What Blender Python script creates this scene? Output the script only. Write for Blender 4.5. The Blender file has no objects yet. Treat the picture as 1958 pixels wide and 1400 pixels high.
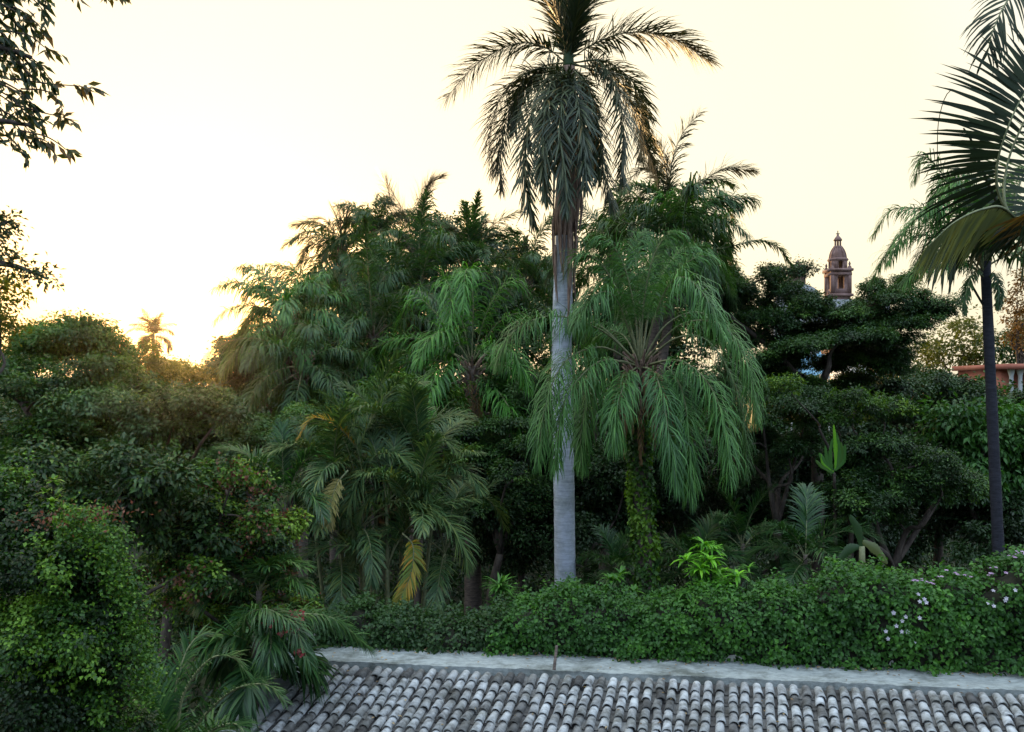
import bpy, math
import numpy as np
from math import radians, sin, cos, pi, tan
SC = bpy.context.scene
COL = SC.collection
# ------------------------------------------------------------------ camera, world, sun, exposure
F = 1700.0; CX = 979.0; HY = 742.0; CAMZ = 8.0        # focal length in photo pixels, horizon row, eye height
cam_d = bpy.data.cameras.new('camera'); cam = bpy.data.objects.new('camera', cam_d); COL.objects.link(cam)
cam_d.sensor_width = 36.0; cam_d.lens = 36.0 * F / 1958.0; cam_d.clip_end = 3000; cam_d.clip_start = 0.1
cam_d.shift_y = (HY - 700.0) / 1958.0
cam.location = (0, 0, CAMZ); cam.rotation_euler = (radians(90), 0, 0)
SC.camera = cam
SUN_AZ = math.atan2(355 - CX, F)                       # angle from +Y towards +X
SUN_EL = radians(3.0)
w = bpy.data.worlds.new("World"); SC.world = w; w.use_nodes = True
nt = w.node_tree; nt.nodes.clear(); N = nt.nodes.new; LK = nt.links.new
out = N('ShaderNodeOutputWorld'); addn = N('ShaderNodeAddShader'); b1 = N('ShaderNodeBackground'); b2 = N('ShaderNodeBackground')
sky = N('ShaderNodeTexSky'); sky.sky_type = 'NISHITA'; sky.sun_disc = False
sky.sun_elevation = SUN_EL; sky.sun_rotation = SUN_AZ; sky.air_density = 1.0; sky.dust_density = 3.5; sky.ozone_density = 1.0
LK(sky.outputs[0], b1.inputs[0]); b1.inputs[1].default_value = 0.05
# thin high cloud lit by the low sun: cream towards the sun, pale blue away from it
tc = N('ShaderNodeTexCoord'); dp = N('ShaderNodeVectorMath'); dp.operation = 'DOT_PRODUCT'
dp.inputs[1].default_value = (sin(SUN_AZ), cos(SUN_AZ), 0.05)
LK(tc.outputs['Generated'], dp.inputs[0])
mr = N('ShaderNodeMapRange'); mr.inputs[1].default_value = -1; mr.inputs[2].default_value = 1
LK(dp.outputs['Value'], mr.inputs[0])
cr = N('ShaderNodeValToRGB'); e = cr.color_ramp.elements
e[0].position = 0.0; e[0].color = (0.33, 0.46, 0.66, 1)
e[1].position = 0.9; e[1].color = (1.3, 1.15, 0.80, 1)
m_ = e.new(0.62); m_.color = (0.60, 0.70, 0.76, 1)
LK(mr.outputs[0], cr.inputs[0]); LK(cr.outputs[0], b2.inputs[0])
sx = N('ShaderNodeSeparateXYZ'); LK(tc.outputs['Generated'], sx.inputs[0])           # away from the sun the low sky is dim, the zenith brighter
mz = N('ShaderNodeMapRange'); mz.inputs[1].default_value = 0; mz.inputs[2].default_value = .8; mz.inputs[3].default_value = .02; mz.inputs[4].default_value = 2.1; LK(sx.outputs[2], mz.inputs[0])
mf = N('ShaderNodeMapRange'); mf.inputs[1].default_value = .55; mf.inputs[2].default_value = .85; LK(mr.outputs[0], mf.inputs[0])
mm = N('ShaderNodeMix'); mm.data_type = 'FLOAT'; LK(mf.outputs[0], mm.inputs[0]); LK(mz.outputs[0], mm.inputs[2]); mm.inputs[3].default_value = .43
LK(mm.outputs[0], b2.inputs[1])
LK(b1.outputs[0], addn.inputs[0]); LK(b2.outputs[0], addn.inputs[1]); LK(addn.outputs[0], out.inputs[0])
sd = bpy.data.lights.new('sun', 'SUN'); sd.energy = 2.6; sd.angle = radians(0.6); sd.color = (1.0, 0.62, 0.26)
sun = bpy.data.objects.new('sun', sd); COL.objects.link(sun)
from mathutils import Vector
sv = Vector((sin(SUN_AZ) * cos(SUN_EL), cos(SUN_AZ) * cos(SUN_EL), sin(SUN_EL)))
sun.rotation_euler = sv.to_track_quat('Z', 'Y').to_euler(); sun.location = (0, 0, 60)
SC.view_settings.view_transform = 'Standard'; SC.view_settings.look = 'None'
SC.view_settings.exposure = 1.0; SC.view_settings.gamma = 1.0
SC.cycles.max_bounces = 6; SC.cycles.diffuse_bounces = 2; SC.cycles.transmission_bounces = 4; SC.cycles.volume_bounces = 0
SC.cycles.use_denoising = True

# ------------------------------------------------------------------ helpers
R = np.random.default_rng(7)
def at(px, py, Y): return np.array([(px - CX) / F * Y, Y, CAMZ - (py - HY) / F * Y])
def nrm(v): return v / np.maximum(np.linalg.norm(v, axis=-1, keepdims=True), 1e-9)
class B:
    """collects vertices, faces, material slots and a per-vertex 'var' number"""
    def __init__(s): s.v = []; s.f = []; s.m = []; s.a = []; s.n = 0
    def add(s, V, faces, mat=0, var=0.5):
        V = np.asarray(V, float).reshape(-1, 3)
        for Fc in faces:
            Fc = np.asarray(Fc, int)
            if len(Fc): s.f.append(Fc + s.n); s.m.append((len(Fc), mat))
        s.v.append(V); s.a.append(np.broadcast_to(np.asarray(var, float), (len(V),)).copy()); s.n += len(V)
    def mesh(s, name, mats, origin=(0, 0, 0), smooth=False):
        V = np.concatenate(s.v) - np.asarray(origin, float); me = bpy.data.meshes.new(name)
        me.vertices.add(len(V)); me.vertices.foreach_set('co', V.ravel())
        li = np.concatenate([f.ravel() for f in s.f]); sz = np.concatenate([np.full(len(f), f.shape[1]) for f in s.f])
        me.loops.add(len(li)); me.loops.foreach_set('vertex_index', li)
        me.polygons.add(len(sz)); st = np.concatenate([[0], np.cumsum(sz)[:-1]])
        me.polygons.foreach_set('loop_start', st); me.polygons.foreach_set('loop_total', sz)
        me.polygons.foreach_set('material_index', np.concatenate([np.full(k, m) for k, m in s.m]))
        if smooth: me.polygons.foreach_set('use_smooth', np.ones(len(sz), bool))
        at_ = me.attributes.new('var', 'FLOAT', 'POINT'); at_.data.foreach_set('value', np.concatenate(s.a))
        for m in (mats if isinstance(mats, (list, tuple)) else [mats]): me.materials.append(m)
        me.update(); me.validate(); return me
    def obj(s, name, mats, parent=None, smooth=False):
        """one mesh object; vertices are in world space, stored relative to the parent thing"""
        o_ = np.array(parent['_o']) if parent is not None and '_o' in parent else np.zeros(3)
        o = bpy.data.objects.new(name, s.mesh(name, mats, o_, smooth)); COL.objects.link(o)
        if parent is not None: o.parent = parent
        return o
def thing(name, label, cat, loc, group=None):
    o = bpy.data.objects.new(name, None); COL.objects.link(o); o.location = loc; o.empty_display_size = 0.2
    o['_o'] = [float(x) for x in loc]; o['label'] = label; o['category'] = cat
    if group: o['group'] = group
    return o
def tag(o, label, cat, group=None):
    o['label'] = label; o['category'] = cat
    if group: o['group'] = group
    return o
def copy_thing(o, loc, rz, sc, label=None):
    c = o.copy(); COL.objects.link(c); c.location = loc; c.rotation_euler = (0, 0, rz); c.scale = (sc, sc, sc)
    if label: c['label'] = label
    for ch in o.children:
        d = ch.copy(); COL.objects.link(d); d.parent = c
        for g in ch.children:
            e_ = g.copy(); COL.objects.link(e_); e_.parent = d
    return c
def smoothpath(P, m=24):
    P = np.asarray(P, float); n = len(P)
    if n == 2: t = np.linspace(0, 1, m)[:, None]; return P[0] * (1 - t) + P[1] * t
    Q = np.vstack([2 * P[0] - P[1], P, 2 * P[-1] - P[-2]]); o = []
    for u in np.linspace(0, n - 1 - 1e-6, m):
        i = int(u); t = u - i; a, b, c, d = Q[i:i + 4]
        o.append(0.5 * ((2 * b) + (-a + c) * t + (2 * a - 5 * b + 4 * c - d) * t * t + (-a + 3 * b - 3 * c + d) * t ** 3))
    return np.array(o)
def tube(b, P, r, sides=7, mat=0, var=0.5, cap=True):
    P = np.asarray(P, float); n = len(P); r = np.broadcast_to(np.asarray(r, float), (n,))
    T = nrm(np.gradient(P, axis=0)); up = np.array([0, 0, 1.0]) if abs(T[0, 2]) < .9 else np.array([1.0, 0, 0])
    A = nrm(np.cross(T, up)); Bn = np.cross(T, A)
    th = np.linspace(0, 2 * pi, sides, endpoint=False)
    V = P[:, None] + r[:, None, None] * (A[:, None] * np.cos(th)[None, :, None] + Bn[:, None] * np.sin(th)[None, :, None])
    i = np.arange(n - 1)[:, None] * sides; j = np.arange(sides)[None]; k = (j + 1) % sides
    Fq = np.stack([i + j, i + k, i + sides + k, i + sides + j], -1).reshape(-1, 4)
    fs = [Fq]
    if cap: fs += [np.arange(sides)[None, ::-1], (np.arange(sides) + (n - 1) * sides)[None]]
    b.add(V.reshape(-1, 3), fs, mat, var)
def box(b, c, s, rz=0, mat=0, var=.5):
    c = np.array(c, float); s = np.array(s, float) / 2
    V = np.array([[x, y, z] for x in (-1, 1) for y in (-1, 1) for z in (-1, 1)]) * s
    cz, sz = cos(rz), sin(rz); V = V @ np.array([[cz, sz, 0], [-sz, cz, 0], [0, 0, 1]]) + c
    b.add(V, [[[0, 1, 3, 2], [4, 6, 7, 5], [0, 4, 5, 1], [2, 3, 7, 6], [0, 2, 6, 4], [1, 5, 7, 3]]], mat, var)
def lathe(b, c, prof, sides=24, mat=0, var=.5, ph=0):
    th = np.linspace(0, 2 * pi, sides, endpoint=False) + ph
    V = np.array([[c[0] + r * cos(t), c[1] + r * sin(t), c[2] + z] for r, z in prof for t in th])
    n = len(prof); i = np.arange(n - 1)[:, None] * sides; j = np.arange(sides)[None]; k = (j + 1) % sides
    b.add(V, [np.stack([i + j, i + k, i + sides + k, i + sides + j], -1).reshape(-1, 4)], mat, var)
# ------------------------------------------------------------------ materials
def newmat(name):
    m = bpy.data.materials.new(name); m.use_nodes = True; t = m.node_tree; t.nodes.clear(); return m, t, t.nodes.new, t.links.new
def leaf_mat(name, cols, trans=0.35, rough=0.5, tcol=None, spec=0.35):
    if name not in ('white_petal', 'mauve_petal', 'red_bract', 'rusty_bract', 'dry_frond', 'yellowing_frond'): cols = [(c[0] * 1.15, c[1] * 1.14, c[2] * .5) for c in cols]
    m, t, n, l = newmat(name)
    o = n('ShaderNodeOutputMaterial'); p = n('ShaderNodeBsdfPrincipled'); tr = n('ShaderNodeBsdfTranslucent'); mx = n('ShaderNodeMixShader')
    a = n('ShaderNodeAttribute'); a.attribute_name = 'var'; r = n('ShaderNodeValToRGB')
    el = r.color_ramp.elements; el[0].position = 0; el[0].color = (*cols[0], 1); el[1].position = 1; el[1].color = (*cols[-1], 1)
    for i, c in enumerate(cols[1:-1]): q = el.new((i + 1) / (len(cols) - 1)); q.color = (*c, 1)
    l(a.outputs['Fac'], r.inputs[0]); l(r.outputs[0], p.inputs['Base Color'])
    g = n('ShaderNodeMix'); g.data_type = 'RGBA'; g.blend_type = 'MULTIPLY'; g.inputs['Factor'].default_value = 1
    l(r.outputs[0], g.inputs['A']); g.inputs['B'].default_value = (*(tcol or (1.5, 1.45, 0.55)), 1); l(g.outputs['Result'], tr.inputs[0])
    p.inputs['Roughness'].default_value = rough; p.inputs['Specular IOR Level'].default_value = spec
    mx.inputs[0].default_value = trans; l(p.outputs[0], mx.inputs[1]); l(tr.outputs[0], mx.inputs[2]); l(mx.outputs[0], o.inputs[0])
    return m
def solid_mat(name, c1, c2, scale=4, rough=.85, bump=.3, stretch=(1, 1, 1), use_var=False, detail=6, c3=None, lo=.35, hi=.65, spec=.3, blotch=None):
    m, t, n, l = newmat(name)
    o = n('ShaderNodeOutputMaterial'); p = n('ShaderNodeBsdfPrincipled'); tc = n('ShaderNodeTexCoord'); mp = n('ShaderNodeMapping')
    no = n('ShaderNodeTexNoise'); r = n('ShaderNodeValToRGB'); bp = n('ShaderNodeBump')
    mp.inputs['Scale'].default_value = stretch; l(tc.outputs['Object'], mp.inputs[0]); l(mp.outputs[0], no.inputs['Vector'])
    no.inputs['Scale'].default_value = scale; no.inputs['Detail'].default_value = detail; no.inputs['Roughness'].default_value = .65
    el = r.color_ramp.elements; el[0].position = lo; el[0].color = (*c1, 1); el[1].position = hi; el[1].color = (*c2, 1)
    l(no.outputs[0], r.inputs[0]); colr = r.outputs[0]
    if use_var:
        a = n('ShaderNodeAttribute'); a.attribute_name = 'var'; r2 = n('ShaderNodeValToRGB'); e2 = r2.color_ramp.elements
        cs = use_var; e2[0].color = (*cs[0], 1); e2[1].color = (*cs[-1], 1)
        for i, c in enumerate(cs[1:-1]): q = e2.new((i + 1) / (len(cs) - 1)); q.color = (*c, 1)
        g = n('ShaderNodeMix'); g.data_type = 'RGBA'; g.blend_type = 'MULTIPLY'; g.inputs['Factor'].default_value = 1
        l(a.outputs['Fac'], r2.inputs[0]); l(r2.outputs[0], g.inputs['A']); l(colr, g.inputs['B']); colr = g.outputs['Result']
    if blotch:
        n2 = n('ShaderNodeTexNoise'); n2.inputs['Scale'].default_value = blotch[0]; n2.inputs['Detail'].default_value = 8; n2.inputs['Roughness'].default_value = .7; l(tc.outputs['Object'], n2.inputs['Vector'])
        r3 = n('ShaderNodeValToRGB'); e3 = r3.color_ramp.elements; e3[0].position = blotch[2]; e3[0].color = (*blotch[1], 1); e3[1].position = blotch[3]; e3[1].color = (1, 1, 1, 1); l(n2.outputs[0], r3.inputs[0])
        g3 = n('ShaderNodeMix'); g3.data_type = 'RGBA'; g3.blend_type = 'MULTIPLY'; g3.inputs['Factor'].default_value = 1; l(colr, g3.inputs['A']); l(r3.outputs[0], g3.inputs['B']); colr = g3.outputs['Result']
    l(colr, p.inputs['Base Color']); p.inputs['Roughness'].default_value = rough; p.inputs['Specular IOR Level'].default_value = spec
    bp.inputs['Strength'].default_value = bump; bp.inputs['Distance'].default_value = .03; l(no.outputs[0], bp.inputs['Height']); l(bp.outputs[0], p.inputs['Normal'])
    l(p.outputs[0], o.inputs[0]); return m
M = {}
M['royal'] = leaf_mat('royal_palm_leaf', [(.016, .027, .036), (.026, .042, .045), (.045, .062, .05), (.12, .085, .06)], .1)
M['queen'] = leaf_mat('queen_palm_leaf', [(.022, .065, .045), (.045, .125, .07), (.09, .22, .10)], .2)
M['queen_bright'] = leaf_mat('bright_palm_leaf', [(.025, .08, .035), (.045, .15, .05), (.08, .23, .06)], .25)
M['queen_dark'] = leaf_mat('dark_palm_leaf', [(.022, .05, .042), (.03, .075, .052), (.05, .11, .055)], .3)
M['areca'] = leaf_mat('areca_leaf', [(.022, .055, .05), (.04, .09, .07), (.07, .12, .085), (.13, .16, .09)], .25)
M['dry'] = leaf_mat('dry_frond', [(.12, .07, .035), (.24, .15, .08), (.38, .28, .16)], .3, .8)
M['yellow'] = leaf_mat('yellowing_frond', [(.16, .17, .05), (.38, .32, .12), (.50, .42, .22)], .35)
M['orange'] = leaf_mat('orange_frond', [(.10, .16, .04), (.30, .22, .05), (.50, .22, .05)], .35)
M['near'] = leaf_mat('near_palm_leaf', [(.008, .014, .014), (.012, .022, .018), (.022, .035, .022)], .08, .55, None, .2)
M['near_lit'] = leaf_mat('near_palm_lit', [(.03, .06, .02), (.05, .10, .025)], .5, .4)  # lighter copy of the near leaf, yellow-green light put into its colour
M['near_pale'] = leaf_mat('near_palm_pale', [(.06, .075, .065), (.10, .12, .10), (.10, .09, .03)], .25, .3)  # pale tones stand in for the grey-blue sheen on the lower near frond
M['near_tree'] = leaf_mat('near_tree_leaf', [(.012, .03, .02), (.025, .045, .028), (.07, .05, .04)], .3, .4)
M['front_palm'] = leaf_mat('front_palm_leaf', [(.012, .04, .03), (.022, .07, .042), (.06, .13, .06)], .2, .4)
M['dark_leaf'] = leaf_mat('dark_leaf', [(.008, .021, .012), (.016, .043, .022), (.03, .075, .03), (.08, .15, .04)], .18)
M['mid_leaf'] = leaf_mat('mid_leaf', [(.009, .028, .011), (.02, .06, .018), (.055, .13, .03), (.13, .22, .04)], .25)
M['flat_leaf'] = leaf_mat('fine_leaf', [(.008, .026, .014), (.017, .05, .022), (.035, .09, .03), (.08, .165, .04)], .18)
M['bright_leaf'] = leaf_mat('bright_leaf', [(.015, .05, .022), (.035, .11, .04), (.075, .21, .06)], .3)
M['sun_tinted_leaf'] = leaf_mat('sun_tinted_leaf', [(.04, .055, .015), (.08, .09, .02), (.13, .12, .03)], .5)  # orange light of the low sun is put into this leaf colour
M['rust_leaf'] = leaf_mat('rust_leaf', [(.05, .03, .02), (.11, .06, .035), (.20, .11, .06)], .35)
M['ivy'] = leaf_mat('ivy_leaf', [(.007, .02, .009), (.015, .05, .014), (.035, .10, .02), (.11, .22, .04)], .25)
M['hedge'] = leaf_mat('hedge_leaf', [(.015, .05, .02), (.025, .085, .028), (.045, .14, .035), (.08, .22, .045)], .3)
M['hedge_dark'] = leaf_mat('hedge_dark_leaf', [(.014, .04, .022), (.024, .065, .032), (.04, .10, .04)], .3)
M['lime'] = leaf_mat('lime_leaf', [(.04, .14, .03), (.11, .32, .04), (.24, .52, .07)], .35)
M['bract'] = leaf_mat('red_bract', [(.10, .03, .03), (.22, .05, .05), (.35, .07, .08)], .35, .6, (1.3, .8, .8))
M['rusty_bract'] = leaf_mat('rusty_bract', [(.09, .06, .03), (.16, .08, .04), (.24, .09, .06)], .35, .6, (1.3, .8, .8))
M['white_petal'] = leaf_mat('white_petal', [(.55, .5, .6), (.75, .72, .75)], .3, .6, (1, 1, 1))
M['mauve_petal'] = leaf_mat('mauve_petal', [(.35, .2, .38), (.6, .45, .6)], .3, .6, (1, 1, 1))
M['royal_trunk'] = solid_mat('royal_trunk', (.40, .43, .52), (.60, .63, .72), 3, .8, .35, (1, 1, 9), blotch=(1.3, (.55, .56, .5), .38, .58))
M['sheath'] = solid_mat('brown_sheath', (.10, .06, .05), (.30, .20, .15), 9, .8, .5, (3, 3, .5))
M['bark'] = solid_mat('bark', (.04, .03, .025), (.11, .085, .07), 8, .9, .6, (1, 1, .4))
M['palm_bark'] = solid_mat('palm_bark', (.06, .045, .04), (.17, .13, .11), 6, .9, .6, (1, 1, 4))
M['dark_trunk'] = solid_mat('dark_trunk', (.012, .012, .018), (.03, .03, .042), 6, .85, .5, (1, 1, 4))
M['petiole'] = solid_mat('petiole', (.10, .12, .06), (.22, .22, .11), 10, .6, .1)
M['tile'] = solid_mat('tile', (.30, .28, .27), (1.0, 1.0, 1.0), 7, .85, .4, use_var=[(.055, .05, .05), (.17, .165, .16), (.32, .32, .32), (.42, .425, .43), (.50, .51, .52)], lo=.3, hi=.55, blotch=(2.6, (.45, .44, .4), .36, .56))
M['cement'] = solid_mat('cement', (.19, .205, .205), (.33, .355, .35), 9, .9, .9, lo=.3, hi=.6, detail=12, stretch=(.6, 1.6, 1), blotch=(1.7, (.42, .42, .38), .36, .55))
M['soil'] = solid_mat('soil', (.02, .02, .012), (.04, .045, .02), .8, .95, .5)
M['twig'] = solid_mat('twig', (.012, .013, .008), (.03, .03, .018), 9, .95, .5)
M['stone'] = solid_mat('pink_stone', (.19, .115, .105), (.29, .19, .175), .5, .9, .3, blotch=(.35, (.6, .55, .55), .4, .6))
M['grey_plaster'] = solid_mat('grey_plaster', (.13, .14, .16), (.26, .27, .28), .5, .9, .3)
M['whitewash'] = solid_mat('whitewash', (.55, .55, .55), (.75, .74, .72), .6, .85, .1)
M['red_wall'] = solid_mat('red_wall', (.32, .10, .07), (.42, .16, .11), .8, .85, .1)
M['dark_window'] = solid_mat('dark_window', (.02, .02, .025), (.03, .03, .035), 1, .3, .0)
M['blue_cloth'] = solid_mat('blue_cloth', (.05, .16, .26), (.20, .36, .46), 3.5, .7, .2)
M['pipe'] = solid_mat('pipe', (.25, .24, .22), (.42, .40, .36), 12, .6, .1)
# ------------------------------------------------------------------ foliage and palm builders
def leaves(b, P, D, Nn, L, W, mat=0, var=.5, fold=.2, droop=.15):
    n = len(P); D = nrm(D); S = nrm(np.cross(D, Nn)); U = np.cross(S, D)
    L = np.broadcast_to(L, (n,))[:, None]; W = np.broadcast_to(W, (n,))[:, None]
    mid = P + D * L * .45
    V = np.stack([P, mid + S * W * .5 + U * W * fold, P + D * L - U * L * droop, mid - S * W * .5 + U * W * fold], 1)
    i = np.arange(n)[:, None] * 4
    b.add(V.reshape(-1, 3), [np.concatenate([i + [0, 1, 2], i + [0, 2, 3]])], mat, np.repeat(np.broadcast_to(var, (n,)), 4))
def foliage(b, pads, L=.12, W=.06, cover=2.0, sub=.28, mat=0, v0=.4, vs=.16, up=.6, hang=.25, kk=22, inner=.55, cap=30000, rough=.25, top=0, lobe=.30, fill=.22):
    """pads: rows (x, y, z, rx, ry, rz); each is built from small domed lobes of leaves round its outside, with gaps between"""
    for pd in np.atleast_2d(np.asarray(pads, float)):
        c = pd[:3]; r = pd[3:6]; a_ = (((r[0] * r[1]) ** 1.6 + (r[0] * r[2]) ** 1.6 + (r[1] * r[2]) ** 1.6) / 3) ** (1 / 1.6) * 4 * pi
        nl = int(min(cap, cover * a_ / (L * W * .5))); lr = np.array([lobe * r[0], lobe * r[1], min(lobe * 1.5 * r[2], lobe * r[0])]) + L * .5
        m = int(np.clip(a_ / (lr[0] * lr[2] * 5.0), 8, 90)); ul = nrm(R.normal(size=(m, 3))); ul[:, 2] = np.where(ul[:, 2] < -.35, -ul[:, 2] * .6, ul[:, 2]); ul = nrm(ul)
        rl = R.uniform(.62, 1.0, m) + rough * R.normal(size=m) * .5; cl = c + ul * r * rl[:, None]; sl = R.uniform(.6, 1.35, m); vl = R.normal(size=m) * vs * .9
        w_ = sl ** 2; w_ /= w_.sum(); ns = max(6, nl // kk); li = R.choice(m, ns, p=w_)
        v = nrm(R.normal(size=(ns, 3)) + ul[li] * .9 + [0, 0, .45]); sc = cl[li] + v * lr * (sl[li] * R.uniform(.65, 1.05, ns))[:, None]
        out_ = R.random(ns) < .12; sc = sc + v * lr * (out_ * R.uniform(.2, 1.1, ns))[:, None]
        nf_ = int(ns * fill); q = nrm(R.normal(size=(nf_, 3))) * (R.random((nf_, 1)) ** .4) * .8; sc[:nf_] = c + q * r; v[:nf_] = nrm(q)
        k = kk; idx = np.repeat(np.arange(ns), k); g = R.normal(size=(len(idx), 3)) * .5; sr = (L * 1.5 + .16 * lr[0]) * R.uniform(.6, 1.2, ns)
        P = sc[idx] + g * sr[idx][:, None] * [1, 1, .7]
        Nn = nrm(v[idx] * .7 + [0, 0, up] + R.normal(size=P.shape) * .45)
        D = nrm(g * .9 + v[idx] * .6 + R.normal(size=P.shape) * .35 - [0, 0, hang]); D = nrm(D - Nn * np.sum(D * Nn, 1, keepdims=True) * .8)
        va = v0 + vl[li][idx] + (R.normal(size=ns) * vs * .4)[idx] + R.normal(size=len(idx)) * vs * .45; va = np.clip(va, 0, 1)
        s_ = R.uniform(.65, 1.25, len(idx)); leaves(b, P, D, Nn, L * s_, W * s_, mat, va)
def limbs(b, base, fork, pads, r0, sides=8, bend=.15):
    base = np.array(base, float); fork = np.array(fork, float)
    mid = (base + fork) / 2 + R.normal(size=3) * [.15, .15, 0]
    P = smoothpath([base, mid, fork], 12); tube(b, P, np.linspace(r0, r0 * .7, 12), sides)
    pads = np.atleast_2d(np.asarray(pads, float)); C = pads[:, :3]; k = [int(np.argmax(np.linalg.norm(C - fork, axis=1)))]
    while len(k) < min(5, len(C)): k.append(int(np.argmax(np.min(np.linalg.norm(C[:, None] - C[k][None], axis=2), 1))))
    net = []
    def run(st, c, ra, rb):
        d = np.linalg.norm(c - st); s = smoothpath([st, st + (c - st) * .35 + R.normal(size=3) * .07 * d + [0, 0, .05 * d], st + (c - st) * .7 + R.normal(size=3) * .06 * d, c], 14)
        tube(b, s, np.linspace(ra, rb, len(s)), 6); return s
    for i in k: net.append(run(fork, C[i], r0 * .5, r0 * .12))
    N_ = np.concatenate([s[4:] for s in net])
    for i in range(len(C)):
        if i not in k:
            j = int(np.argmin(np.linalg.norm(N_ - C[i], axis=1) + .5 * np.maximum(0, N_[:, 2] - C[i][2]))); s = run(N_[j], C[i], r0 * .2, r0 * .06); N_ = np.concatenate([N_, s[6:]])
        for _ in range(4):
            q = C[i] + R.normal(size=3) * pads[i, 3:6] * .5; run(C[i] + R.normal(size=3) * .05, q, r0 * .07, r0 * .02)
def pxpads(L_, Y, ry=None, split=0):
    if split:
        g = np.random.default_rng(int(L_[0][0] + L_[0][1])); o = []
        for t in L_:
            for _ in range(split if t[2] > 34 else 1):
                if t[2] <= 34: o.append(t); continue
                a = g.uniform(0, 6.28); q = g.uniform(.15, .85); dy = t[4] if len(t) > 4 else 0
                o.append((t[0] + t[2] * q * cos(a), t[1] + t[3] * q * sin(a) * .8, t[2] * g.uniform(.32, .58), max(7, t[3] * g.uniform(.35, .62)), dy + g.normal() * t[2] * Y / F * .6))
        L_ = o
    """rows (px, py, rx_px, rz_px[, dY]) -> metres at depth Y + dY"""
    o = []
    for t in L_:
        y = Y + (t[4] if len(t) > 4 else 0); c = at(t[0], t[1], y); k = y / F
        o.append([*c, t[2] * k, (ry or 1) * t[2] * k, t[3] * k])
    return np.array(o)
def scat(cx, cy, rx, ry, n, prx, prz, dy=1.5, seed=0):
    """n random leaf layers inside an ellipse of the view, with their own depth"""
    g = np.random.default_rng(seed + 100); o = []
    while len(o) < n:
        x, y = g.uniform(-1, 1, 2)
        if x * x + y * y < 1: o.append((cx + x * rx, cy + y * ry, g.uniform(*prx), g.uniform(*prz), g.normal() * dy))
    return o
def tree(name, label, cat, base, pads, mat, L=.12, W=.06, cover=2.0, r0=.18, fork=None, bark='bark', group=None, extra=None, **kw):
    t = thing(name, label, cat, (base[0], base[1], 0), group)
    pads = np.asarray(pads)
    if fork is None: c = pads[:, :3].mean(0); fork = [base[0] * .6 + c[0] * .4, base[1] * .6 + c[1] * .4, max(.8, (pads[:, 2] - pads[:, 5]).min() * .75)]
    b = B(); limbs(b, (base[0], base[1], -.1), fork, pads, r0); b.obj('trunk', M[bark], t, True)
    b = B(); foliage(b, pads, L, W, cover, **kw)
    ms = [M[mat]]
    if extra: extra(b, pads, ms)
    b.obj('crown', ms, t); return t

def frond_geo(b, P, S=None, n=70, ll=.6, droop=.3, wd=.014, plum=.5, a0=70, a1=25, pet=.15, seg=3, r0=.02, mleaf=0, mr=1, v0=.5, vs=.15, prof='mid', side=(1, -1), bias=0, jit=5):
    """pinnate frond along the rachis P (dense polyline); leaflets are tapering ribbons that sag under their weight"""
    P = np.asarray(P, float); m = len(P)
    seglen = np.r_[0, np.cumsum(np.linalg.norm(np.diff(P, axis=0), axis=1))]; seglen /= seglen[-1]
    T = nrm(np.gradient(P, axis=0))
    if S is None:
        h = P[-1] - P[0]; h = nrm(np.array([h[0], h[1], 0]) + 1e-6); S = np.array([-h[1], h[0], 0.])
    tube(b, P, np.linspace(r0, r0 * .15, m), 4, mr, .4, False)
    for sg in side:
        s = np.sort(np.clip(np.linspace(pet, .995, n) + R.normal(size=n) * .25 / n, pet, .998))
        p = np.stack([np.interp(s, seglen, P[:, i]) for i in range(3)], 1); t = nrm(np.stack([np.interp(s, seglen, T[:, i]) for i in range(3)], 1))
        Sv = nrm(S - t * (t @ S)[:, None]); Nn = np.cross(t, Sv); Nn = np.where((Nn[:, 2:3] < 0) & (np.abs(t[:, 2:3]) < .9), -Nn, Nn)
        u = (s - pet) / (1 - pet); an = np.radians(a0 + (a1 - a0) * u + R.normal(size=n) * jit)[:, None]
        pl = (R.normal(size=n) * plum + bias)[:, None]
        D = nrm(t * np.cos(an) + (Sv * sg * np.cos(pl) + Nn * np.sin(pl)) * np.sin(an))
        pr = (np.sin(pi * (.10 + .82 * u)) ** .55) if prof == 'mid' else (.35 + .65 * np.sin(pi * (.15 + .8 * u)))
        Lf = ll * pr * R.uniform(.8, 1.12, n); X = p.copy(); secs = []; wk = [.55, 1.0, .75, .5, .35]
        for k in range(seg):
            Wv = nrm(np.cross(D, Nn + R.normal(size=3) * .01)); hw = wd * wk[min(k, 4)] if seg > 1 else wd
            secs += [X - Wv * hw, X + Wv * hw]
            X = X + D * (Lf / seg)[:, None]; D = nrm(D + np.array([0, 0, -1.0]) * droop * R.uniform(.6, 1.3, (n, 1)) * (k + 1) / seg * 1.6)
        secs.append(X); V = np.stack(secs, 1); nv = 2 * seg + 1; i = np.arange(n)[:, None] * nv; fs = []
        for k in range(seg - 1): fs.append(i + [2 * k, 2 * k + 1, 2 * k + 3, 2 * k + 2])
        va = np.clip(v0 + R.normal(size=n) * vs, 0, 1)
        b.add(V.reshape(-1, 3), ([np.concatenate(fs)] if fs else []) + [i + [2 * seg - 2, 2 * seg - 1, 2 * seg]], mleaf, np.repeat(va, nv))
def arc(L, a0, bend, p=1.3, m=22, lat=0):
    s = np.linspace(0, 1, m); a = np.radians(a0 - bend * s ** p); d = np.stack([np.cos(a), lat * s, np.sin(a)], 1)
    P = np.vstack([[0, 0, 0], np.cumsum((d[1:] + d[:-1]) / 2 * (L / (m - 1)), 0)]); return P
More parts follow.
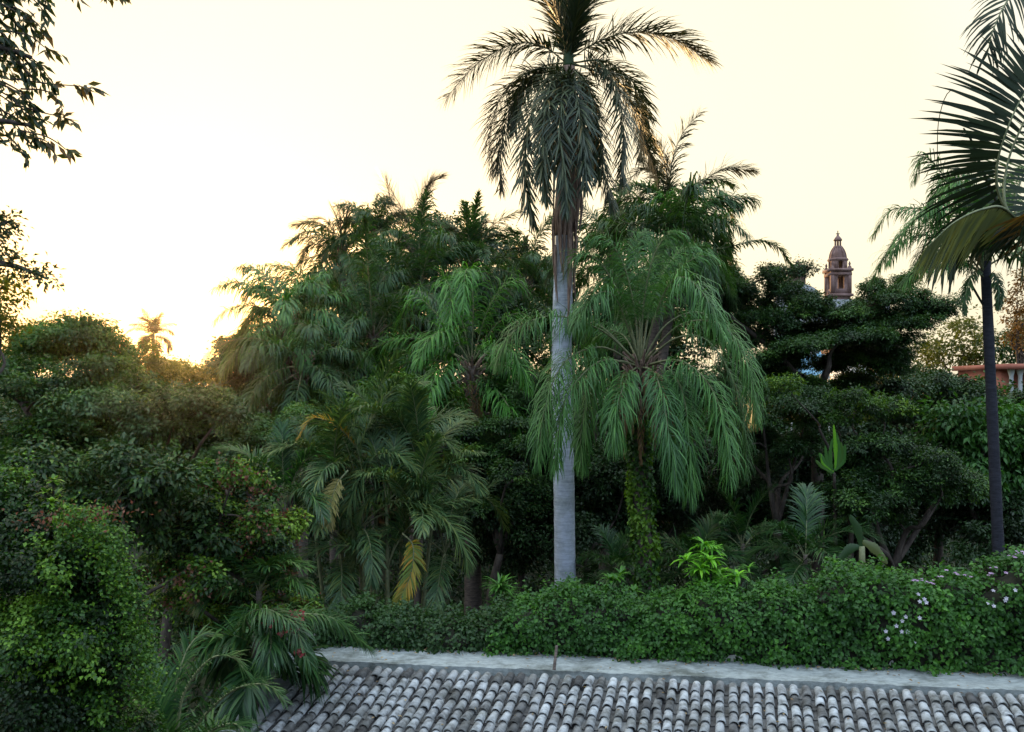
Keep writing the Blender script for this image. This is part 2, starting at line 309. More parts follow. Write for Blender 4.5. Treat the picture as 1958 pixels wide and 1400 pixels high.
KIND = {
 'queen': dict(n=84, ll=.9, droop=1.15, wd=.026, plum=.7, a0=66, a1=25, pet=.2, vs=.28, jit=10),
 'royal': dict(n=90, ll=.66, droop=.3, wd=.027, plum=1.1, a0=58, a1=24, pet=.1, vs=.28, jit=9),
 'coco':  dict(n=72, ll=.75, droop=.5, wd=.03, plum=.5, a0=62, a1=25, pet=.12, vs=.28, jit=8),
 'areca': dict(n=64, ll=.58, droop=.4, wd=.017, plum=.3, a0=60, a1=25, pet=.22, bias=.35, vs=.25, jit=6),
}
POOL = {}
def pool(kind, mat, L):
    """five ages of frond for a kind, youngest first, two variations each"""
    key = (kind, mat, round(L, 1))
    if key not in POOL:
        o = []
        for (a, bd) in ((84, 42), (68, 85), (46, 105), (18, 95), (-18, 68)):
            for q in range(2):
                b = B(); P = arc(L * R.uniform(.92, 1.06), a + R.normal() * 4, bd + R.normal() * 8, 1.25, lat=R.normal() * .12)
                frond_geo(b, P, S=np.array([0, 1., 0]), r0=.028 * L / 3, v0=R.uniform(.35, .6), **KIND[kind])
                o.append(b.mesh('frond', [M[mat], M['petiole']]))
        POOL[key] = o
    return POOL[key]
def trunk_path(base, top, lean=(0, 0), m=26):
    base = np.array(base, float); top = np.array(top, float)
    return smoothpath([base, base * .6 + top * .4 + [lean[0], lean[1], 0], top], m)
def palm(name, label, base, heart, kind, mat, L, nf=20, r=.16, bark='palm_bark', group=None, ages=(0, 4.9), skirt=0, scale=1.0, seed=0, boot=True):
    rg = np.random.default_rng(seed + 11)
    t = thing(name, label, 'palm tree', (base[0], base[1], 0), group)
    b = B(); P = trunk_path((base[0], base[1], -.1), heart); rr = np.linspace(r * 1.15, r * .85, len(P)) * (1 + .03 * np.sin(np.arange(len(P)) * 2.1)); tube(b, P, rr, 12); b.obj('trunk', M[bark], t, True)
    if boot:
        b = B(); H = np.array(heart)
        for k in range(26):                                      # old leaf bases below the crown
            a = k * 2.4; z = -.9 * (k / 26); d = np.array([cos(a), sin(a), 0]); q = H + [0, 0, z] + d * r * .7
            tube(b, smoothpath([q, q + d * .12 + [0, 0, .22], q + d * .3 + [0, 0, .38]], 5), np.linspace(.05, .02, 5), 4)
        b.obj('leaf_bases', M['sheath'], t)
    L *= 1.08; nf = int(nf * 1.05)
    pl = pool(kind, mat, L); H = np.array(heart) - np.array(t['_o'])
    for i in range(nf):
        age = ages[0] + (ages[1] - ages[0]) * (i + .5) / nf; k = int(min(4, age)) * 2 + int(rg.integers(2))
        o = bpy.data.objects.new('frond', pl[k]); COL.objects.link(o); o.parent = t
        o.location = H + [0, 0, -.35 * age / 5]; o.rotation_euler = (rg.normal() * .06, rg.normal() * .08, i * 2.39996 + rg.normal() * .15 + seed)
        s = scale * rg.uniform(.85, 1.1) * (.85 if age < .8 else 1); o.scale = (s, s, s)
    for k in range(skirt):                                       # dead fronds hanging against the trunk
        a = rg.uniform(0, 6.28); b = B(); d = np.array([cos(a), sin(a), 0]); q = np.array(heart) + [0, 0, -.5] + d * r
        PP = smoothpath([q, q + d * .35 + [0, 0, -.1], q + d * .45 + [0, 0, -1.0], q + d * .4 + [0, 0, -L * .55]], 16)
        frond_geo(b, PP, n=34, ll=.45, droop=1.2, wd=.018, plum=.5, a0=50, a1=20, r0=.02, v0=.35)
        f = b.obj('dead_frond', [M['dry'], M['petiole']], t); f['label'] = 'dry brown hanging frond'
    return t
def hero_frond(parent, pts, Y, kind, mat, label=None, name='frond', m=26, r0=.025, **kw):
    P = smoothpath([at(p[0], p[1], Y + (p[2] if len(p) > 2 else 0)) for p in pts], m)
    k = dict(KIND[kind]); k.update(kw); b = B(); frond_geo(b, P, r0=r0, **k)
    o = b.obj(name, [M[mat], M['petiole']], parent)
    if label: o['label'] = label
    return o
# ------------------------------------------------------------------ ground and church
def ground():
    b = B(); n = 70; g = np.r_[np.linspace(-900, -60, 14), np.linspace(-50, 50, 41), np.linspace(60, 900, 15)]; h = np.r_[np.linspace(-60, 80, 50), np.linspace(100, 1500, 20)]
    X, Y = np.meshgrid(g, h); Z = .12 * np.sin(X * .7) * np.cos(Y * .5) - .1
    V = np.stack([X, Y, Z], -1).reshape(-1, 3); a, c = X.shape; i = np.arange(a - 1)[:, None] * c + np.arange(c - 1)[None]
    b.add(V, [np.stack([i, i + 1, i + c + 1, i + c], -1).reshape(-1, 4)])
    o = b.obj('ground', M['soil']); o['kind'] = 'structure'
ground()
def arch_wall(b, c, wd, ht, th, ow, oh, rz=0, mat=0, z0=.25):
    """a wall panel with one round-headed opening right through it"""
    h = wd / 2; o = ow / 2; zb = ht * z0; zs = zb + oh - o
    A = [(o * cos(t), zs + o * sin(t)) for t in np.linspace(0, pi, 9)]
    inner = [(o, zb)] + A + [(-o, zb)]; outer = [(h, 0 * ht), (h, zs)] + [(h, ht)] * 2 + [(h * .5, ht), (0, ht), (-h * .5, ht)] + [(-h, ht)] * 2 + [(-h, zs), (-h, 0)]
    pts = []; cz, sz = cos(rz), sin(rz)
    for yy in (-th / 2, th / 2):
        for P in (inner, outer):
            for x, z in P: pts.append([c[0] + x * cz - yy * sz, c[1] + x * sz + yy * cz, c[2] + z])
    m = len(inner); f = []
    for i in range(m):
        k = (i + 1) % m
        f.append([i, k, m + k, m + i]); f.append([2 * m + i, 3 * m + i, 3 * m + k, 2 * m + k]); f.append([i, 2 * m + i, 2 * m + k, k]); f.append([m + i, m + k, 3 * m + k, 3 * m + i])
    b.add(pts, [f], mat)
def church():
    Y = 200; k = Y / F; t = thing('church', 'weathered pink stone church with a domed bell tower above the treetops', 'church', (*at(1602, 560, Y)[:2], 0))
    X0 = at(1602, 0, Y)[0]; z = lambda py: at(0, py, Y)[2]; r8 = pi / 8
    b = B(); W = 35.5 * k; z1 = z(600); z2 = z(518)
    box(b, (X0, Y, z1 / 2), (W, W, z1))
    for q in range(4):
        a = q * pi / 2; arch_wall(b, (X0 + sin(a) * (W / 2 - .3), Y - cos(a) * (W / 2 - .3), z(566)), W * .98, z(518) - z(566), .6, 1.5, 3.2, a)
    box(b, (X0, Y, (z1 + z(566)) / 2), (W, W, z(566) - z1))
    for zz, ex in ((z(566), 1.0), (z(518), 1.0), (z(526), .5)): box(b, (X0, Y, zz), (W + ex, W + ex, .55))
    for sx in (-1, 1):
        for sy in (-1, 1):
            box(b, (X0 + sx * W * .46, Y + sy * W * .46, (z(566) + z2) / 2), (.7, .7, z2 - z(566)))
            lathe(b, (X0 + sx * W * .46, Y + sy * W * .46, z2), [(.5, 0), (.45, .6), (.15, 1.0), (.3, 1.3), (0.01, 2.0)], 8)
    b.obj('lower_stage', M['stone'], t)
    b = B(); R8 = 15.5 * k
    for q in range(8):
        a = q * pi / 4; wd = 2 * R8 * tan(r8)
        if q % 2 == 0: arch_wall(b, (X0 + sin(a) * (R8 - .2), Y - cos(a) * (R8 - .2), z(518)), wd, z(497) - z(518), .4, .95, 1.9, a, z0=.10)
        else: box(b, (X0 + sin(a) * (R8 - .2), Y - cos(a) * (R8 - .2), (z(518) + z(497)) / 2), (wd, .5, z(497) - z(518)), a)
    lathe(b, (X0, Y, z(499)), [(R8 + .1, -.2), (R8 + .5, .1), (R8 + .3, .5), (R8 - .3, .6)], 8, ph=r8)
    b.obj('belfry', M['stone'], t)
    b = B(); H = z(470) - z(498); lathe(b, (X0, Y, z(498)), [(R8 * cos(u) ** .9 * .98, H * (.55 * sin(u) + .45 * u / 1.35)) for u in np.linspace(0, 1.35, 12)], 24)
    for q in range(8):
        a = q * pi / 4 + r8; tube(b, [[X0 + R8 * cos(u) ** .8 * cos(a), Y + R8 * cos(u) ** .8 * sin(a), z(498) + H * (.55 * sin(u) + .45 * u / 1.35)] for u in np.linspace(0, 1.3, 10)], .16, 5)
    d = b.obj('dome', M['stone'], t, True)
    b = B()
    for q in range(6):
        a = q * pi / 3 + .3; tube(b, [[X0 + .62 * cos(a), Y + .62 * sin(a), z(472)], [X0 + .62 * cos(a), Y + .62 * sin(a), z(460)]], .16, 6)
    lathe(b, (X0, Y, z(472)), [(1.0, -.3), (1.0, .1), (.8, .15)], 12); lathe(b, (X0, Y, z(460)), [(.0, -.1), (.95, -.05), (.95, .15), (.5, .8), (.22, 1.1), (.3, 1.3), (.02, 1.5)], 12)
    b.obj('lantern', M['stone'], t, True)
    b = B(); box(b, (X0, Y, z(448)), (.16, .16, 1.6)); box(b, (X0, Y, z(447)), (.8, .14, .16)); b.obj('cross', M['twig'], t)
    # nave with its low dome and the small belfry beside it
    b = B(); Xn = at(1530, 0, Y)[0]; box(b, (at(1560, 0, Y)[0], Y + 4, z(575) / 2), (150 * k, 14, z(575))); box(b, (at(1640, 0, Y)[0], Y - 6, z(580) / 2), (60 * k, 6, z(580)))
    b.obj('nave', M['grey_plaster'], t)
    b = B(); lathe(b, (Xn, Y + 2, z(577)), [(5.0, 0), (5.0, .8), (4.9, 1.0)] + [(4.9 * cos(u), 1.0 + 3.3 * sin(u)) for u in np.linspace(.1, 1.5, 10)], 28); b.obj('low_dome', M['grey_plaster'], t, True)
    b = B(); lathe(b, (Xn, Y + 2, z(545)), [(1.9, -.5), (1.9, 3.4), (2.2, 3.5), (2.1, 3.9), (1.5, 4.6), (.5, 5.0), (.1, 5.8)], 8); b.obj('dome_lantern', M['stone'], t)
    for dx in (-28, -6, 14):
        b = B(); box(b, (at(1560 + dx * 1.6, 0, Y)[0], Y - 3.03, z(590)), (1.2, .1, 2.0)); b.obj('window', M['dark_window'], t)
church()
def house(name, label, px0, px1, pytop, Y, mat, cat='building', nwin=4, depth=8, roofm='stone'):
    a = at(px0, pytop, Y); c = at(px1, pytop, Y); wd = c[0] - a[0]; X0 = (a[0] + c[0]) / 2
    t = thing(name, label, cat, (X0, Y, 0)); b = B(); box(b, (X0, Y + depth / 2, a[2] / 2), (wd, depth, a[2])); b.obj('wall', M[mat], t)
    b = B(); box(b, (X0, Y + depth / 2, a[2] + .15), (wd + .5, depth + .5, .3)); b.obj('roof', M[roofm], t)
    for i in range(nwin):
        x = a[0] + wd * (i + .5) / nwin; fr = B(); box(fr, (x, Y - .03, a[2] - 1.6), (1.0, .08, 1.4)); f_ = fr.obj('window', M['whitewash'], t)
        q = B(); box(q, (x, Y - .075, a[2] - 1.6), (.8, .05, 1.2)); g = q.obj('pane', M['dark_window'], None); g.parent = f_
    return t
house('house', 'white walled house glimpsed through the spreading tree', 1655, 1715, 668, 62, 'whitewash', nwin=2)
house('house', 'low cream house hidden in leaves left of the slender dark palm', 1760, 1800, 722, 58, 'whitewash', nwin=2)
def pavilion():
    Y = 52; a = at(1922, 706, Y); c = at(2060, 700, Y); t = thing('villa', 'red walled villa with white columns right of the dark palm trunk', 'building', ((a[0] + c[0]) / 2, Y, 0))
    X0 = (a[0] + c[0]) / 2; wd = c[0] - a[0]; b = B(); box(b, (X0, Y + 3, a[2] / 2), (wd, 5, a[2])); b.obj('wall', M['red_wall'], t)
    b = B(); box(b, (X0, Y + 2.5, a[2] + .15), (wd + .6, 6.4, .3)); b.obj('roof', M['red_wall'], t)
    for i in range(9):
        x = a[0] + .3 + i * .52; b = B(); lathe(b, (x, Y - .1, 0), [(.16, 0), (.13, .2), (.12, a[2] - .4), (.18, a[2] - .2), (.2, a[2] - .02)], 10); b.obj('column', M['whitewash'], t)
pavilion()
def awning():
    Y = 44; t = thing('blue_awning', 'bright blue cloth awning seen through a gap in the spreading tree', 'awning', (at(1550, 0, Y)[0], Y, 0))
    a = at(1528, 712, Y); c = at(1585, 672, Y); b = B(); n = 12; V = []
    for i in range(n):
        for j in range(6):
            u, v = i / (n - 1), j / 5; V.append([a[0] + (c[0] - a[0]) * u, Y + v * 1.2, a[2] + (c[2] - a[2]) * v - .12 * sin(u * pi) + .04 * sin(u * 20)])
    i = np.arange(n - 1)[:, None] * 6 + np.arange(5)[None]; b.add(V, [np.stack([i, i + 6, i + 7, i + 1], -1).reshape(-1, 4)]); b.obj('cloth', M['blue_cloth'], t)
    for x, y in ((a[0], Y), (c[0], Y), (a[0], Y + 1.2), (c[0], Y + 1.2)):
        b = B(); tube(b, [[x, y, 0], [x, y, a[2] + (c[2] - a[2]) * (y - Y) / 1.2]], .04, 6); b.obj('pole', M['pipe'], t)
awning()
# ------------------------------------------------------------------ tiled roof building
ZR = 3.2; RL = at(590, 1275, F * (CAMZ - ZR) / (1275 - HY)); RR_ = at(1958, 1335, F * (CAMZ - ZR) / (1335 - HY))
er = nrm(RR_ - RL); dh = nrm(np.array([-.25, -.97, 0])); TH = radians(17); dd = dh * cos(TH) + np.array([0, 0, -sin(TH)])
nn = nrm(np.cross(er, -dd)); nn = nn if nn[2] > 0 else -nn; cc = nrm(er - dd * (er @ dd)); bk = np.array([-er[1], er[0], 0])
def roof():
    t = thing('tiled_roof_building', 'low building with a weathered grey clay tile roof in front of the hedge', 'building', (*(RL + er * 6 + dh * 2)[:2], 0))
    Rt = np.random.default_rng(3); b = B(); ncol = 68; nrow = 17; sp = .19; rw = .25; K = 7
    th = np.linspace(0, pi, K)
    colr = np.repeat(Rt.normal(size=ncol) * .03, 1)
    for i in range(ncol):
        wob = np.cumsum(Rt.normal(size=nrow) * .004)
        for j in range(nrow):
            o = RL + er * (i * sp + .1 + wob[j]) + dd * (j * rw + Rt.normal() * .012)
            ang = Rt.normal() * .05; c2 = cc * cos(ang) + dd * sin(ang); d2 = dd * cos(ang) - cc * sin(ang)
            r0, r1 = .062, .076; ln = rw + .055; V = []
            for (s, r, lift) in ((0, r0, .012), (ln, r1, .052)):
                for rr in (r, r - .016):
                    for q in th: V.append(o + d2 * s + c2 * (rr * cos(q)) + nn * (rr * sin(q) * .9 + lift))
            f = []
            for q in range(K - 1):
                f += [[q, q + 1, 2 * K + q + 1, 2 * K + q], [K + q, 3 * K + q, 3 * K + q + 1, K + q + 1], [2 * K + q, 2 * K + q + 1, 3 * K + q + 1, 3 * K + q]]
            p = Rt.random(); v = .68 + colr[i] + Rt.normal() * .15 if p > .14 else Rt.uniform(.05, .5)
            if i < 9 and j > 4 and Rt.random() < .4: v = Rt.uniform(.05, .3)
            b.add(V, [f], 0, np.clip(v, 0, 1))
            # channel tile between two cover tiles
            o2 = o + er * (sp / 2); V = [o2 + dd * s + cc * (.075 * cos(q)) + nn * (.055 - .075 * sin(q) * .75 + lf) for (s, lf) in ((0, -.01), (ln, .012)) for q in np.linspace(0, pi, 5)]
            b.add(V, [[[q, 5 + q, 6 + q, q + 1] for q in range(4)]], 0, np.clip(.1 + Rt.normal() * .08, 0, 1))
    L_ = nrow * rw + .1; W_ = ncol * sp + .2
    b.add([RL + nn * -.05, RL + er * W_ + nn * -.05, RL + er * W_ + dd * L_ + nn * -.05, RL + dd * L_ + nn * -.05], [[[0, 1, 2, 3]]], 0, .05)
    rf = b.obj('roof', M['tile'], t)
    b = B(); lathe_p = RL + nn * .06 + er * .02; tube(b, [lathe_p - dd * .12, lathe_p + dd * .16], [.085, .095], 12, 0, .12); o = b.obj('ridge_end_tile', M['tile'], None); o.parent = t
    o.data.transform(__import__('mathutils').Matrix.Translation(-Vector(t['_o'])))
    # cement margin behind and beside the tiles
    b = B(); G = np.random.default_rng(5)
    def sheet(A, Bv, Cv, nu, nv, zf):
        V = np.array([A + Bv * (u / nu) + Cv * (v / nv) for u in range(nu + 1) for v in range(nv + 1)])
        X = V[:, 0]; Y_ = V[:, 1]; V[:, 2] += zf + .008 * np.sin(X * 5 + Y_ * 3) * np.sin(Y_ * 9 - X) + .006 * np.sin(X * 17 + 1) * np.sin(Y_ * 13) + G.normal(size=len(V)) * .003
        i = np.arange(nu)[:, None] * (nv + 1) + np.arange(nv)[None]; b.add(V, [np.stack([i, i + nv + 1, i + nv + 2, i + 1], -1).reshape(-1, 4)])
        e1 = [k for k in range(nv, (nu + 1) * (nv + 1), nv + 1)]; n0 = len(e1); Vs = np.vstack([V[e1], V[e1] - [0, 0, .16]]); q = np.arange(n0 - 1); b.add(Vs, [np.stack([q, q + 1, q + 1 + n0, q + n0], -1)])
    sheet(RL - er * .7 + bk * .95, er * (W_ + .8), -bk * .9, 260, 24, .10)
    A = RL - er * .7 + bk * .06; sheet(A, dd * L_, er * .68, 70, 14, .085)
    b.obj('cement_margin', M['cement'], t, True)
    b = B(); c0 = RL - er * .6 + bk * .85; c1 = c0 + er * (W_ + .6); c3 = RL - er * .6 + dd * (L_ - .1); c2 = c3 + er * (W_ + .6)
    top = [c0 - [0, 0, .1], c1 - [0, 0, .1], c2 - [0, 0, .1], c3 - [0, 0, .1]]; bot = [np.array([p[0], p[1], -.1]) for p in top]
    b.add(top + bot, [[[0, 1, 5, 4], [1, 2, 6, 5], [2, 3, 7, 6], [3, 0, 4, 7]]]); b.obj('wall', M['whitewash'], t)
roof()
b = B(); p0 = RL + er * 4.22 + bk * .12; tube(b, smoothpath([p0, p0 + [.02, 0, .2], p0 + [.06, .12, .46]], 6), [.045, .03, .026, .026, .025, .024], 7)
o = b.obj('vent_pipe', M['palm_bark']); tag(o, 'thin leaning grey pipe standing on the cement behind the roof tiles', 'pipe')
b = B(); n = 420; G = np.random.default_rng(9); u = G.uniform(-.5, 12.5, n); v = G.uniform(-.85, 3.5, n); k = G.random(n) < .4; v = np.where(k, G.normal(size=n) * .1 - .75, v)
P = RL + er * u[:, None] + np.where(v[:, None] < 0, -bk * v[:, None], dd * v[:, None]) + np.where(v < 0, .135, .10)[:, None] * np.array([0, 0, 1.])
leaves(b, P, G.normal(size=(n, 3)) * [1, 1, .1], G.normal(size=(n, 3)) * .25 + [0, 0, 1], G.uniform(.03, .08, n), G.uniform(.02, .045, n), 0, G.random(n)); o = b.obj('fallen_leaves', M['dry']); o['kind'] = 'stuff'; o['label'] = 'dry fallen leaves scattered over the tiles and cement'; o['category'] = 'leaf litter'
# ------------------------------------------------------------------ hedges along the wall
def zat(px, py, off=.95):
    """height of pixel row py on the vertical plane of the hedge, and the point on that plane's foot"""
    o = RL + bk * off; n = np.array([-er[1], er[0]]); d = np.array([(px - CX) / F, 1.0]); Y = (o[:2] @ n) / (d @ n)
    return np.array([d[0] * Y, Y, 0]), CAMZ - (py - HY) / F * Y
def hedge(name, label, prof, mat, L=.075, W=.055, depth=.9, off=.84, cover=3.2, v0=.4, zb=3.05, extra=None, group=None, bump=.13):
    """prof: list of (px, py_top) along the wall"""
    pts = [zat(p[0], p[1] + 15, off) for p in prof]; base = pts[len(pts) // 2][0]
    t = thing(name, label, 'hedge', (base[0], base[1] + .4, 0), group)
    s = [0.]; 
    for i in range(1, len(pts)): s.append(s[-1] + np.linalg.norm(pts[i][0] - pts[i - 1][0]))
    s = np.array(s); tp = np.array([p[1] for p in pts]); A = pts[0][0]; Ln = s[-1]; G = np.random.default_rng(len(label))
    topz = lambda u: np.interp(u, s, tp) + .05 * np.sin(u * 7 + s[-1]) + .06 * np.sin(u * 3.1) * np.sin(u * 11)
    ph = G.uniform(0, 6, 8)
    def surf(u, v):
        H = topz(u) - zb; tot = H + depth; d = v * tot
        front = d < H; z = np.where(front, zb + d, topz(u)); dep = np.where(front, 0, d - H)
        cr_ = np.clip((z - (topz(u) - .35)) / .35, 0, 1); dep = dep + np.where(front, cr_ ** 2 * .22, .22); z = z - np.where(front, 0, 0)
        bm = bump * (np.sin(u * 2.3 + ph[0]) * np.sin(z * 2.9 + ph[1]) + .6 * np.sin(u * 5.1 + ph[2]) * np.sin(z * 5.7 + ph[3]) + .4 * np.sin(u * 11 + ph[4]) * np.sin(z * 9 + ph[5]))
        Nn = np.where(front[:, None], -bk * (1 - cr_[:, None] * .6) + np.array([0, 0, 1]) * (.25 + cr_[:, None]), np.array([0, 0, 1.]) - bk * .2); Nn = nrm(Nn)
        und = np.clip((zb + .3 - z) / .3, 0, 1) * .12
        P = A + er * u[:, None] + bk * (dep + und)[:, None]; P[:, 2] = z; return P + Nn * bm[:, None], Nn, bm
    Hm = float(np.mean(tp) - zb); area = Ln * (Hm + depth); n = int(area * cover / (L * W * .5)); ns = n // 14
    u = G.uniform(0, Ln, ns); v = np.clip(G.uniform(-.02, 1, ns), 0, 1); P, Nn, bm = surf(u, v)
    spr = (G.random(ns) < .035) * G.uniform(.05, .2, ns); P = P + Nn * (G.uniform(-.14, .05, ns) + spr)[:, None]
    idx = np.repeat(np.arange(ns), 14); g = G.normal(size=(len(idx), 3)); PP = P[idx] + g * .06
    LN = nrm(Nn[idx] + G.normal(size=PP.shape) * .5 + [0, 0, .25]); D = nrm(G.normal(size=PP.shape) * .8 - [0, 0, .55] + Nn[idx] * .4); D = nrm(D - LN * np.sum(D * LN, 1, keepdims=True) * .8)
    va = np.clip(v0 + (G.normal(size=ns) * .13 + .10 * np.sin(u * 1.7 + ph[6]) + bm * .5)[idx] + G.normal(size=len(idx)) * .1, 0, 1); sc = G.uniform(.6, 1.3, len(idx))
    b = B(); leaves(b, PP, D, LN, L * sc, W * sc, 0, va); ms = [M[mat]]
    b.obj('foliage', ms, t)
    if extra: extra(t, surf, Ln, G)
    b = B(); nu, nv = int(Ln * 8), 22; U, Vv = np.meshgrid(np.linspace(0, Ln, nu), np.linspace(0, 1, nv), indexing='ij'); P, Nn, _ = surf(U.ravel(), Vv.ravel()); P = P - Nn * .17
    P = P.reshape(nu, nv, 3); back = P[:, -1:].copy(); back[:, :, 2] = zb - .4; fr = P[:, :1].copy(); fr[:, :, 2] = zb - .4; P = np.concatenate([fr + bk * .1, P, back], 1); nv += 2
    i = np.arange(nu - 1)[:, None] * nv + np.arange(nv - 1)[None]; b.add(P.reshape(-1, 3), [np.stack([i, i + nv, i + nv + 1, i + 1], -1).reshape(-1, 4)]); b.obj('light_block_core', M['twig'], t)  # solid dark inner sheet, added so no light leaks through the leaves
    return t
def flowers(n, mat, us, vs, size=.035, name='flowers', spread=.12):
    def f(t, surf, Ln, G):
        b = B()
        for q in range(n):
            k = G.integers(len(us)); u = np.array([us[k] * Ln + G.normal() * spread]); v = np.array([np.clip(vs[k] + G.normal() * .04, 0, 1)]); P, Nn, _ = surf(u, v); c = P[0] + Nn[0] * .07
            for j in range(5):
                a = j * 1.2566; A_ = nrm(np.cross(Nn[0], [0.3, 0, 1])); B_ = np.cross(Nn[0], A_); D = A_ * cos(a) + B_ * sin(a) + Nn[0] * .3
                leaves(b, c[None], D[None], (Nn[0] + G.normal(size=3) * .2)[None], size, size * .8, 0, G.random())
        o = b.obj(name, M[mat], t); o['kind'] = 'stuff'
    return f
hedge('hedge', 'dark small leaved hedge on the wall behind the left end of the tiles', [(600, 1172), (700, 1170), (800, 1176), (900, 1185), (960, 1172)], 'hedge_dark', zb=3.12, v0=.35)
hedge('hedge', 'creeper covered hedge in front of the tall grey palm trunk', [(930, 1180), (1000, 1158), (1080, 1140), (1160, 1138), (1230, 1145), (1320, 1140), (1420, 1135), (1490, 1135)], 'hedge', v0=.42)
def rightflow(t, surf, Ln, G):
    flowers(22, 'white_petal', [.33, .35, .36, .38, .12, .05, .6, .62], [.35, .42, .38, .5, .7, .74, .55, .58], .04)(t, surf, Ln, G)
    flowers(46, 'mauve_petal', [.56, .64, .68, .72, .45], [.72, .70, .74, .78, .72], .04, 'flower_heads', .18)(t, surf, Ln, G)
hedge('hedge', 'tall creeper hedge with white and mauve flowers at the right end of the wall', [(1470, 1140), (1540, 1128), (1610, 1105), (1700, 1095), (1760, 1108), (1840, 1095), (1900, 1110), (1960, 1075), (2080, 1070), (2200, 1090)], 'hedge', v0=.45, extra=rightflow, L=.085, W=.06)
b = B(); a = RL - er * .8 + bk * 1.25; box(b, (a + er * 7.2 - [0, 0, ZR / 2 - .05])[:3] + np.array([0, 0, 0]), (15.4, .3, ZR + .3), math.atan2(er[1], er[0]))
o = b.obj('garden_wall', M['cement']); tag(o, 'grey garden wall buried under the clipped hedges', 'wall')
# ------------------------------------------------------------------ shrubs along the hedge
def rosette(name, label, px, py, Y, mat, n=26, L=.34, W=.05, up=.5, group=None, hz=None, trunkr=.02, nh=1, spread=.2, v0=.5, droop=.35):
    c = at(px, py, Y); t = thing(name, label, 'plant', (c[0], c[1], 0), group); b = B(); s = B()
    for h in range(nh):
        q = c + (R.normal(size=3) * [spread, spread, spread] if h else 0)
        tube(s, smoothpath([[c[0], c[1], -.05], [c[0] + R.normal() * .05, c[1], c[2] * .6], q], 8), np.linspace(trunkr, trunkr * .6, 8), 5)
        a = R.uniform(0, 6.28, n); e_ = R.uniform(-.3, 1.3, n) * up + .1; D = np.stack([np.cos(a) * np.cos(e_), np.sin(a) * np.cos(e_), np.sin(e_)], 1)
        l = L * R.uniform(.7, 1.1, n)
        for k in range(3):
            pass
        P = np.repeat(q[None], n, 0); Up = np.array([0, 0, 1.]); S_ = nrm(np.cross(D, Up)); ws = [.25, 1, .8, 0]; secs = []; X = P.copy(); Dk = D.copy()
        for k in range(3): secs += [X - S_ * W * ws[k] * .5, X + S_ * W * ws[k] * .5]; X = X + Dk * (l / 3)[:, None]; Dk = nrm(Dk + [0, 0, -droop])
        secs.append(X); V = np.stack(secs, 1); i = np.arange(n)[:, None] * 7
        b.add(V.reshape(-1, 3), [np.concatenate([i + [0, 1, 3, 2], i + [2, 3, 5, 4]]), i + [4, 5, 6]], 0, np.repeat(np.clip(v0 + R.normal(size=n) * .25, 0, 1), 7))
    s.obj('stem', M['twig'], t); b.obj('leaves', M[mat], t); return t
rosette('shrub', 'lime green leafy shrub rising brightest above the hedge', 1360, 1092, 16.1, 'lime', 26, .36, .06, .6, nh=17, spread=.27, v0=.35, droop=.5)
rosette('shrub', 'drooping darker green shrub hanging over the hedge below the lime one', 1335, 1150, 15.7, 'bright_leaf', 22, .3, .045, .3, nh=10, spread=.2, v0=.6, droop=.9)
rosette('shrub', 'small yellow green sprig right of the lime shrub', 1483, 1120, 16.2, 'lime', 20, .2, .04, .7, nh=2, spread=.08, v0=.4)
rosette('shrub', 'thin bare topped sprig beside the lime shrub', 1415, 1098, 16.3, 'hedge', 14, .24, .04, .5, nh=5, spread=.13, v0=.8)
rosette('dracaena', 'pale edged rosette plant in the shade left of the grey palm trunk', 957, 1130, 17.6, 'bright_leaf', 40, .42, .05, .8, nh=3, spread=.1, v0=.7)
rosette('shrub', 'low green bush beside the foot of the grey palm trunk', 1185, 1140, 16.6, 'hedge', 22, .25, .06, .7, nh=9, spread=.25, v0=.6)
rosette('climbing_plant', 'leafy shoot poking up where the hedge starts to rise', 1590, 1075, 16.3, 'hedge', 14, .16, .05, .8, nh=5, spread=.14, v0=.7)
# ------------------------------------------------------------------ the royal palm
RY = 23.0
t = thing('royal_palm', 'tallest palm with a smooth pale grey trunk rising above everything', 'palm tree', (*at(1082, 1135, RY)[:2], 0), None)
b = B(); q = smoothpath([[at(1084, 0, RY)[0], RY, -.1], at(1081, 1135, RY), at(1078, 900, RY), at(1074, 700, RY), at(1079, 440, RY)], 70)
rr = np.interp(np.linspace(0, 1, 70), [0, .2, .55, .8, 1], [.36, .275, .27, .265, .22]); rr = rr + np.interp(np.arange(70), np.arange(0, 70, 5), R.normal(size=14) * .006); tube(b, q, rr + .004 * np.sin(np.arange(70) * 2.6), 20); b.obj('trunk', M['royal_trunk'], t, True)
b = B(); q = smoothpath([at(1078, 452, RY), at(1083, 390, RY), at(1086, 300, RY), at(1087, 128, RY)], 24); tube(b, q, np.interp(np.linspace(0, 1, 24), [0, .25, .7, 1], [.235, .31, .27, .17]), 14); b.obj('crownshaft', M['sheath'], t, True)
b = B(); q = smoothpath([at(1087, 132, RY), at(1087, 60, RY), at(1088, -60, RY)], 16); tube(b, q, np.linspace(.16, .03, 16), 9); b.obj('spear_leaf', M['queen_dark'], t, True)
for P, wd in (([(1066, 230, -.4), (1060, 330, -.45), (1058, 440, -.4)], .05), ([(1100, 240, -.35), (1108, 350, -.4), (1100, 470, -.4)], .07), ([(1095, 300, -.4), (1090, 420, -.4), (1088, 560, -.4), (1086, 640, -.38)], .07), ([(1076, 330, -.4), (1072, 430, -.42), (1074, 520, -.4)], .05), ([(1108, 340, -.2), (1112, 400, -.2), (1106, 450, -.2)], .06)):
    b = B(); s = smoothpath([at(p[0], p[1], RY + p[2]) for p in P], 12); tube(b, s, wd * np.interp(np.linspace(0, 1, 12), [0, .4, 1], [.6, 1, .25]) * .8, 5); b.obj('hanging_sheath', M['sheath'], t)
